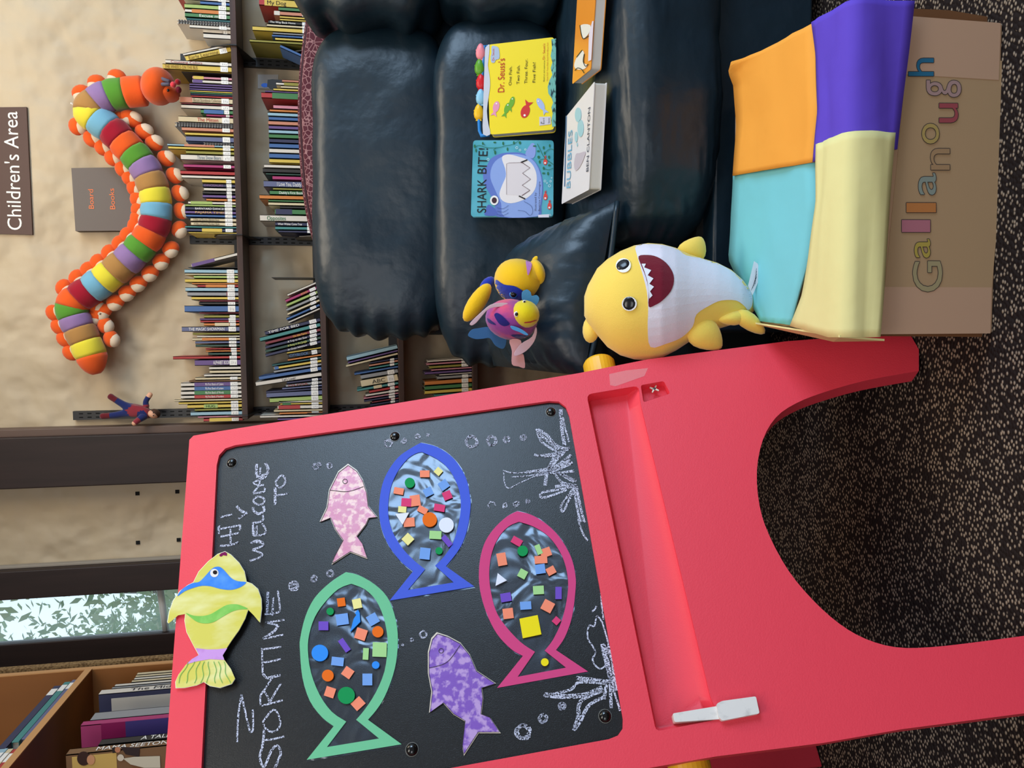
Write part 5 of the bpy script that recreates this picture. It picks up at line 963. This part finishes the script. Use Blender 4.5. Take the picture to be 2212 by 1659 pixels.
# plush caterpillar pinned along the wall
CP = [((316, 190), 'h'), (290, 199), (250, 202), (221, 215), (200, 233), (203, 252), (226, 268), (250, 290), (273, 316), (296, 339), (315, 365), (327.5, 395.6), (337, 425.6), (337, 455.7), (335, 487), (320, 512), (302, 537), (281, 557), (256, 578), (232.6, 598.7), (209, 616), (183.5, 635), (160, 652), (156, 672), (164.6, 696), (177, 723.7), (190, 752), (202, 783)]
cl = dict(o=(220, 88, 32), g=(84, 142, 48), v=(140, 112, 158), t=(168, 124, 70), y=(218, 204, 60), b=(112, 166, 192), r=(150, 22, 42))
seq = 'ogvtybrogvtybrogvtybrogvtyo'
ca = thing('plush_caterpillar', YP(YW).p(320, 430), 'long plush caterpillar with rainbow body segments and orange feet hung on the wall', 'plush toy')
CY = 2.568
pts = [(290, 199), (271, 200.5), (236, 207), (209, 221), (192, 240), (208, 257), (238, 279), (262, 303), (285, 328), (306, 352), (322, 380), (333, 411), (338, 441), (337, 471), (329, 500), (311, 525), (292, 547), (269, 568), (244, 589), (221, 608), (196, 626), (170, 644), (154, 662), (160, 684), (171, 709), (184, 738), (197, 769), (209, 808)]
pts[0] = (312, 196)
wp_ = [YP(CY).p(*p) for p in pts]
fine = cr(wp_, 6)
rad0 = 29 / F * 2.6
fabric = {k: mat('caterpillar_' + k, S(*v), .92, .1, sheen=.25, bump=[(420, .2, .001), (24, .35, .006)]) for k, v in cl.items()}
ncol = len(seq)
for i in range(27):
    seg = fine[i * 6:i * 6 + 7]; rings = []
    for j, p in enumerate(seg):
        gi = i * 6 + j; t = (fine[min(gi + 1, len(fine) - 1)] - fine[max(gi - 1, 0)]).normalized(); s = Vector((0, 1, 0)).cross(t).normalized()
        u = j / 6; r = rad0 * (.955 + .065 * math.sin(math.pi * u) ** .5)
        if i == 26: r *= (1 - .72 * u ** 1.7)
        rr = []
        for k in range(22):
            an = k * 2 * math.pi / 22; w = 1 + .05 * NS(Vector((p.x * 40, p.z * 40, an * 2))) + .03 * math.sin(9 * an) * (abs(u - .5) * 2) ** 4
            rr.append(p + (s * math.cos(an) + Vector((0, 1, 0)) * math.sin(an) * .92) * r * w)
        rings.append(rr)
    loft('body_segment', rings, fabric[seq[i]], ca)
sole = mat('sole_cream', S(212, 192, 168), .92, .1, sheen=.2)
random.seed(8)
for i in range(1, 26):
    p = fine[i * 6 + 2]; t = (fine[i * 6 + 3] - fine[i * 6 + 1]).normalized(); s = Vector((0, 1, 0)).cross(t).normalized()
    for sd in (1, -1):
        if (4 <= i <= 5 and sd == -1) : continue
        c = p + s * sd * rad0 * (1.46 if s.z * sd < 0 else 1.26) + Vector((0, .020, 0)); out_ = s * sd
        ax = (t * .9 + out_ * (.35 if i < 13 else -.35)).normalized(); bx_ = Vector((0, 1, 0)).cross(ax).normalized()
        if bx_.dot(out_) < 0: bx_ = -bx_
        f = ellipsoid('foot', c, ax * rad0 * .60, bx_ * rad0 * .50, Vector((0, 1, 0)) * rad0 * .40, fabric['o'], ca, 14)
        ellipsoid('sole', c + bx_ * rad0 * (.2 if s.z * sd < 0 else -.24) + ax * rad0 * .10 + Vector((0, -.002, 0)), ax * rad0 * .50, bx_ * rad0 * .42, Vector((0, 1, 0)) * rad0 * .36, sole, f, 12)
hd = blob('head', 342, 187, 2.52, (36, 0), (0, 39), .07, fabric['o'], ca, 26)
blob('snout', 366, 203, 2.52, (22, 2), (-4, 16), .05, fabric['o'], ca, 16)
blob('nose', 386, 194, 2.49, (6, 0), (0, 7), .014, mat('nose_maroon', S(120, 20, 44), .8), ca, 12)
for (x, y), c in (((374, 183), (226, 62, 74)), ((384, 177), (150, 22, 34))):
    tube('antenna', [YP(2.47).p(341, y - 1 + (0 if y > 180 else -9)), YP(2.455).p(366, y - 1)], .0052, mat('antenna_grey', S(92, 88, 104), .85), ca)
    blob('antenna_ball', x, y, 2.45, (6.5, 0), (0, 6.5), .0105, plush('ball%d' % y, c), ca, 12)
blob('eye', 363, 195, 2.468, (3, 0), (0, 3.6), .004, mat('button_black', S(16, 15, 18), .2, .5), ca, 10)
tube('pin', [YP(2.60).p(179, 237), YP(2.56).p(153, 223)], .0025, mat('pin_white', S(226, 220, 210), .5), ca)

# small posed toy figure lying on top of the left upright
fg = thing('toy_figure', YP(2.58).p(300, 890), 'small bendy toy figure in red top and blue trousers upside down on the left upright', 'toy figure')
K7 = (100, 580, 4.878); pz = lambda x, y, Y=2.585: YP(Y).p(*Z(*K7, [(x, y)])[0])
redc, bluec, skin, maro = plush('toy_red', (134, 44, 54)), plush('toy_blue', (30, 40, 92)), mat('toy_skin', S(214, 160, 128), .6), plush('toy_boot', (100, 28, 36))
J = [pz(1060, 1520), pz(990, 1500), pz(905, 1495), pz(850, 1455), pz(780, 1415), pz(700, 1365), pz(650, 1330), pz(830, 1525), pz(730, 1545), pz(620, 1555), pz(560, 1558), pz(1055, 1470), pz(1045, 1400), pz(1110, 1305), pz(1000, 1580, 2.56), pz(950, 1610, 2.55), pz(905, 1655, 2.545), pz(1085, 1530)]
E_ = [(0, 1), (1, 2), (2, 3), (3, 4), (4, 5), (5, 6), (2, 7), (7, 8), (8, 9), (9, 10), (0, 11), (11, 12), (12, 13), (0, 14), (14, 15), (15, 16), (0, 17)]
rd = [.018, .022, .019, .013, .011, .010, .012, .013, .011, .010, .012, .011, .009, .009, .011, .009, .009, .010]
me = bpy.data.meshes.new('body'); me.from_pydata([tuple(v - fg.location) for v in J], E_, []); ob = bpy.data.objects.new('body', me); COL.objects.link(ob); ob.parent = fg
sk = ob.modifiers.new('skin', 'SKIN')
for v, r in zip(me.skin_vertices[0].data, rd): v.radius = (r, r)
me.skin_vertices[0].data[2].use_root = True
ob.modifiers.new('sub', 'SUBSURF').levels = 2; ob.modifiers['sub'].render_levels = 2
bpy.context.view_layer.update(); dg = bpy.context.evaluated_depsgraph_get()
m2 = bpy.data.meshes.new_from_object(ob.evaluated_get(dg)); bpy.data.objects.remove(ob)
near = lambda c: min(range(len(J)), key=lambda i: (J[i] - fg.location - c).length)
ii = [{3: 1, 4: 1, 7: 1, 8: 1, 12: 1, 14: 1, 5: 2, 6: 2, 9: 2, 10: 2, 13: 3, 16: 3}.get(near(p.center), 0) for p in m2.polygons]
bo = bpy.data.objects.new('body', m2); COL.objects.link(bo); bo.parent = fg
m2.materials.clear()
for k in (redc, bluec, maro, skin): m2.materials.append(k)
for p, i in zip(m2.polygons, ii): p.material_index = i; p.use_smooth = True
hc = pz(1130, 1535, 2.575)
hd = ellipsoid('head', hc, (pz(1188, 1545, 2.575) - hc), (pz(1130, 1490, 2.575) - hc), Vector((0, .021, 0)), skin, fg, 16)
ellipsoid('hair', hc + (hc - pz(1120, 1540, 2.575)) * 1.2 + Vector((0, .004, 0)), (pz(1185, 1545, 2.575) - hc), (pz(1130, 1486, 2.575) - hc), Vector((0, .022, 0)), mat('toy_hair', S(70, 44, 30), .7), hd, 14)
for dy in (-14, 14): ellipsoid('eye', pz(1128, 1535 + dy, 2.553), Vector((.002, 0, 0)), Vector((0, 0, .002)), Vector((0, .0015, 0)), mat('button_black', S(16, 15, 18), .2, .5), hd, 8)

# ------------------------------------------------------------------ bookcase on the left with its books
XC = -.93
oak = mat('oak_veneer', S(150, 96, 48), .45, .4, var=(5, S(124, 76, 36), .3, .7, (1, 1, .12))); oakl = mat('oak_edge', S(196, 146, 94), .5, .3); chip = mat('chipboard', S(150, 122, 84), .8, .1, var=(160, S(104, 80, 52), .42, .6))
xp = XP(XC); ye = xp.p(170, 1447).y; zs = xp.p(170, 1462).z
bc = thing('bookcase', (XC - .15, 1.6, 0), 'oak veneer bookcase standing left of the easel by the window', 'bookcase')
box('side_panel', (XC - .30, ye, 0), (XC - .003, ye + .016, 2.35), oak, bc); box('side_edge', (XC - .003, ye, 0), (XC, ye + .016, 2.35), oakl, bc)
box('back_panel', (XC - .31, .6, 0), (XC - .30, ye + .016, 2.35), oak, bc)
SB = zs - .62
for z in (zs, SB, .35): box('shelf', (XC - .30, .6, z - .018), (XC - .003, ye, z), oak, bc); box('shelf_edge', (XC - .003, .6, z - .018), (XC, ye, z), oakl, bc)
tp_ = box('tabletop_panel', (XC - .34, ye + .04, 0), (XC + .0, ye + .062, 2.35), chip); tag(tp_, 'raw chipboard panel edge standing between the bookcase and the window post', 'panel')
# books below the shelf, spines to the room
LB = [(1448, 1453, 297, 'c', 0), (1453.5, 1458, 294, 'c', 0), (1458.5, 1463, 291, 'w', 0), (1463.5, 1468, 286, 'c', 0), (1469, 1474, 252, 'w', 0), (1474.5, 1478.5, 246, 'gy', 0), (1479.5, 1488, 222, 'n', 0), (1526, 1542, 207, 'gy', 0), (1543, 1551, 186, 'mg', 0), (1584, 1596, 222, 'k', 0), (1598, 1610, 158, 'br', 0)]
LL = ['slim cream book furthest right on the lower bookcase shelf', 'slim cream book second from the right on the lower bookcase shelf', 'slim white book between two cream books on the lower bookcase shelf', 'slim cream book fourth from the right on the lower bookcase shelf',
      'white book right of the grey one on the lower bookcase shelf', 'slim grey book touching the white-spined navy book in the bookcase', 'navy picture book with white spine and cream panel in the bookcase', 'clear grey plastic-covered book between the navy and purple ones',
      'magenta and purple banded picture book in the bookcase', 'small black paperback in front of the purple book in the bookcase', 'brown picture book with painted people nearest the easel in the bookcase']
for (y0, y1, xt, code, q), lab in zip(LB, LL):
    a, c = xp.p(300, y0), xp.p(300, y1); th = abs(a.y - c.y) - .0006; top = xp.p(xt, (y0 + y1) / 2).z
    cap = None
    o = book(Vector((XC - .006, (a.y + c.y) / 2, SB + .0005)), th, top - SB, .22, code, xdir=Vector((0, 1, 0)), ddir=Vector((-1, 0, 0)), label=False, lab=lab, group='books on the lower bookcase shelf',
         title={'n': ('The Midnight Fair', .86, .45), 'k': ('A TALE OF TWO KITTIES', .8, .3), 'br': ("MAMA SEETON'S WHISTLE", .88, .35)}.get(code), tcol={'n': (60, 56, 60)}.get(code), band={'n': ('w', .0, 1.0), 'mg': ('mg', 0, 1)}.get(code))
    yb = (a.y + c.y) / 2 - th / 2 - .0008; cp = YP(yb)
    if code == 'n':
        plate('cover_panel', [Vector((XC - .02, yb, top - .03)), Vector((XC - .20, yb, top - .03)), Vector((XC - .20, yb, SB + .05)), Vector((XC - .02, yb, SB + .05))], (0, -1, 0), .0006, cm((196, 190, 178), .6, 'print'), o)
    if code == 'mg':
        for u0, u1, cl_ in ((top - .10, top - .045, (136, 30, 84)), (SB, top - .10, (70, 60, 120))): plate('cover_band', [Vector((XC - .006, yb, u1)), Vector((XC - .226, yb, u1)), Vector((XC - .226, yb, u0)), Vector((XC - .006, yb, u0))], (0, -1, 0), .0006, cm(cl_, .4, 'print'), o)
    if code == 'br':
        plate('yellow_panel', [Vector((XC - .012, yb, top - .012)), Vector((XC - .21, yb, top - .012)), Vector((XC - .21, yb, top - .105)), Vector((XC - .012, yb, top - .105))], (0, -1, 0), .0006, cm((206, 172, 96), .5, 'print'), o)
        pq = Pl((0, yb - .001, 0), (0, -1, 0)); K8 = (0, 1400, 5.53)
        for nm, pts, cl_ in (('printed_hair', circ(1000, 1320, 80, 85), (60, 38, 34)), ('printed_face', circ(1085, 1335, 48, 60), (206, 150, 110)), ('printed_hat', [(1335, 1190), (1375, 1185), (1385, 1250), (1345, 1255)], (44, 36, 36)), ('printed_head', circ(1405, 1215, 34, 34), (190, 130, 96)), ('printed_coat', [(1440, 1180), (1670, 1190), (1660, 1300), (1500, 1270)], (52, 40, 40)), ('printed_veil', circ(1440, 1310, 40, 40), (216, 206, 186)), ('printed_dress', [(1470, 1320), (1600, 1300), (1910, 1290), (1915, 1430), (1720, 1430), (1560, 1390)], (206, 200, 178)), ('printed_mat', [(1560, 1395), (1720, 1432), (1600, 1432)], (120, 80, 50))):
            plate(nm, pq.pp(Z(*K8, pts), {'printed_face': .0004, 'printed_dress': .0003, 'printed_head': .0004}.get(nm, .0001)), (0, -1, 0), .0003, cm(cl_, .5, 'print'), o)
tb_ = book(Vector((XC - .06, xp.p(300, 1490).y, SB + .0005)), .012, xp.p(205, 1500).z - SB, .15, 'b', xdir=Vector((0, 1, 0)), ddir=Vector((-1, 0, 0)), label=False, lab='blue book set back behind the navy book in the bookcase', group='books on the lower bookcase shelf')
# flat stack on the upper shelf
def flatbook(y0, y1, z, th, dep, code, lab, cap=True, col=None):
    o = thing('picture_book', (XC - .1, (y0 + y1) / 2, z), lab, 'book', 'books lying flat on the upper bookcase shelf'); m = cm(CC[code][0], .4, 'cover')
    boxes('cover', [((XC - .006 - dep, y0, z), (XC - .006, y1, z + .0015)), ((XC - .006 - dep, y0, z + th - .0015), (XC - .006, y1, z + th)), ((XC - .009, y0, z), (XC - .006, y1, z + th))], m, o, .0008)
    box('pages', (XC - dep, y0 + .003, z + .0016), (XC - .0095, y1 - .003, z + th - .0016), mat('paper_edge', S(226, 216, 196), .8), o)
    box('spine_label', (XC - .007, y1 - .055, z + .001), (XC - .0052, y1 - .02, z + th - .001), mat('label_white', S(232, 229, 222), .5), o)
    return o
yA, yB = xp.p(150, 1458).y - .02, xp.p(56, 1590).y
flatbook(yB, yA, zs + .0005, .014, .2, 'sl', 'slate blue book at the bottom of the flat stack in the bookcase'); flatbook(yB - .01, yA - .01, zs + .015, .016, .2, 't', 'teal book in the middle of the flat stack in the bookcase'); flatbook(yB - .04, yA - .03, zs + .0315, .018, .2, 'n', 'navy book on top of the flat stack in the bookcase')
z = zs + .0005
for k, (code, th, lab) in enumerate((('r', .012, 'red book lowest of the near flat pile in the bookcase'), ('c', .012, 'cream book second from bottom of the near flat pile in the bookcase'), ('lb', .02, 'pale blue book in the near flat pile in the bookcase'), ('w', .032, 'thick white book with orange label in the near flat pile'), ('t', .010, 'thin teal book in the near flat pile in the bookcase'), ('w', .022, 'white book on top of the near flat pile in the bookcase'))):
    o = flatbook(yB - .30, yB - .045 + .004 * (k % 3), z, th, .2, code, lab)
    if k == 3: box('orange_patch', (XC - .0065, yB - .16, z + .002), (XC - .0051, yB - .11, z + th - .004), cm((206, 130, 90), .5, 'print'), o)
    z += th + .0006
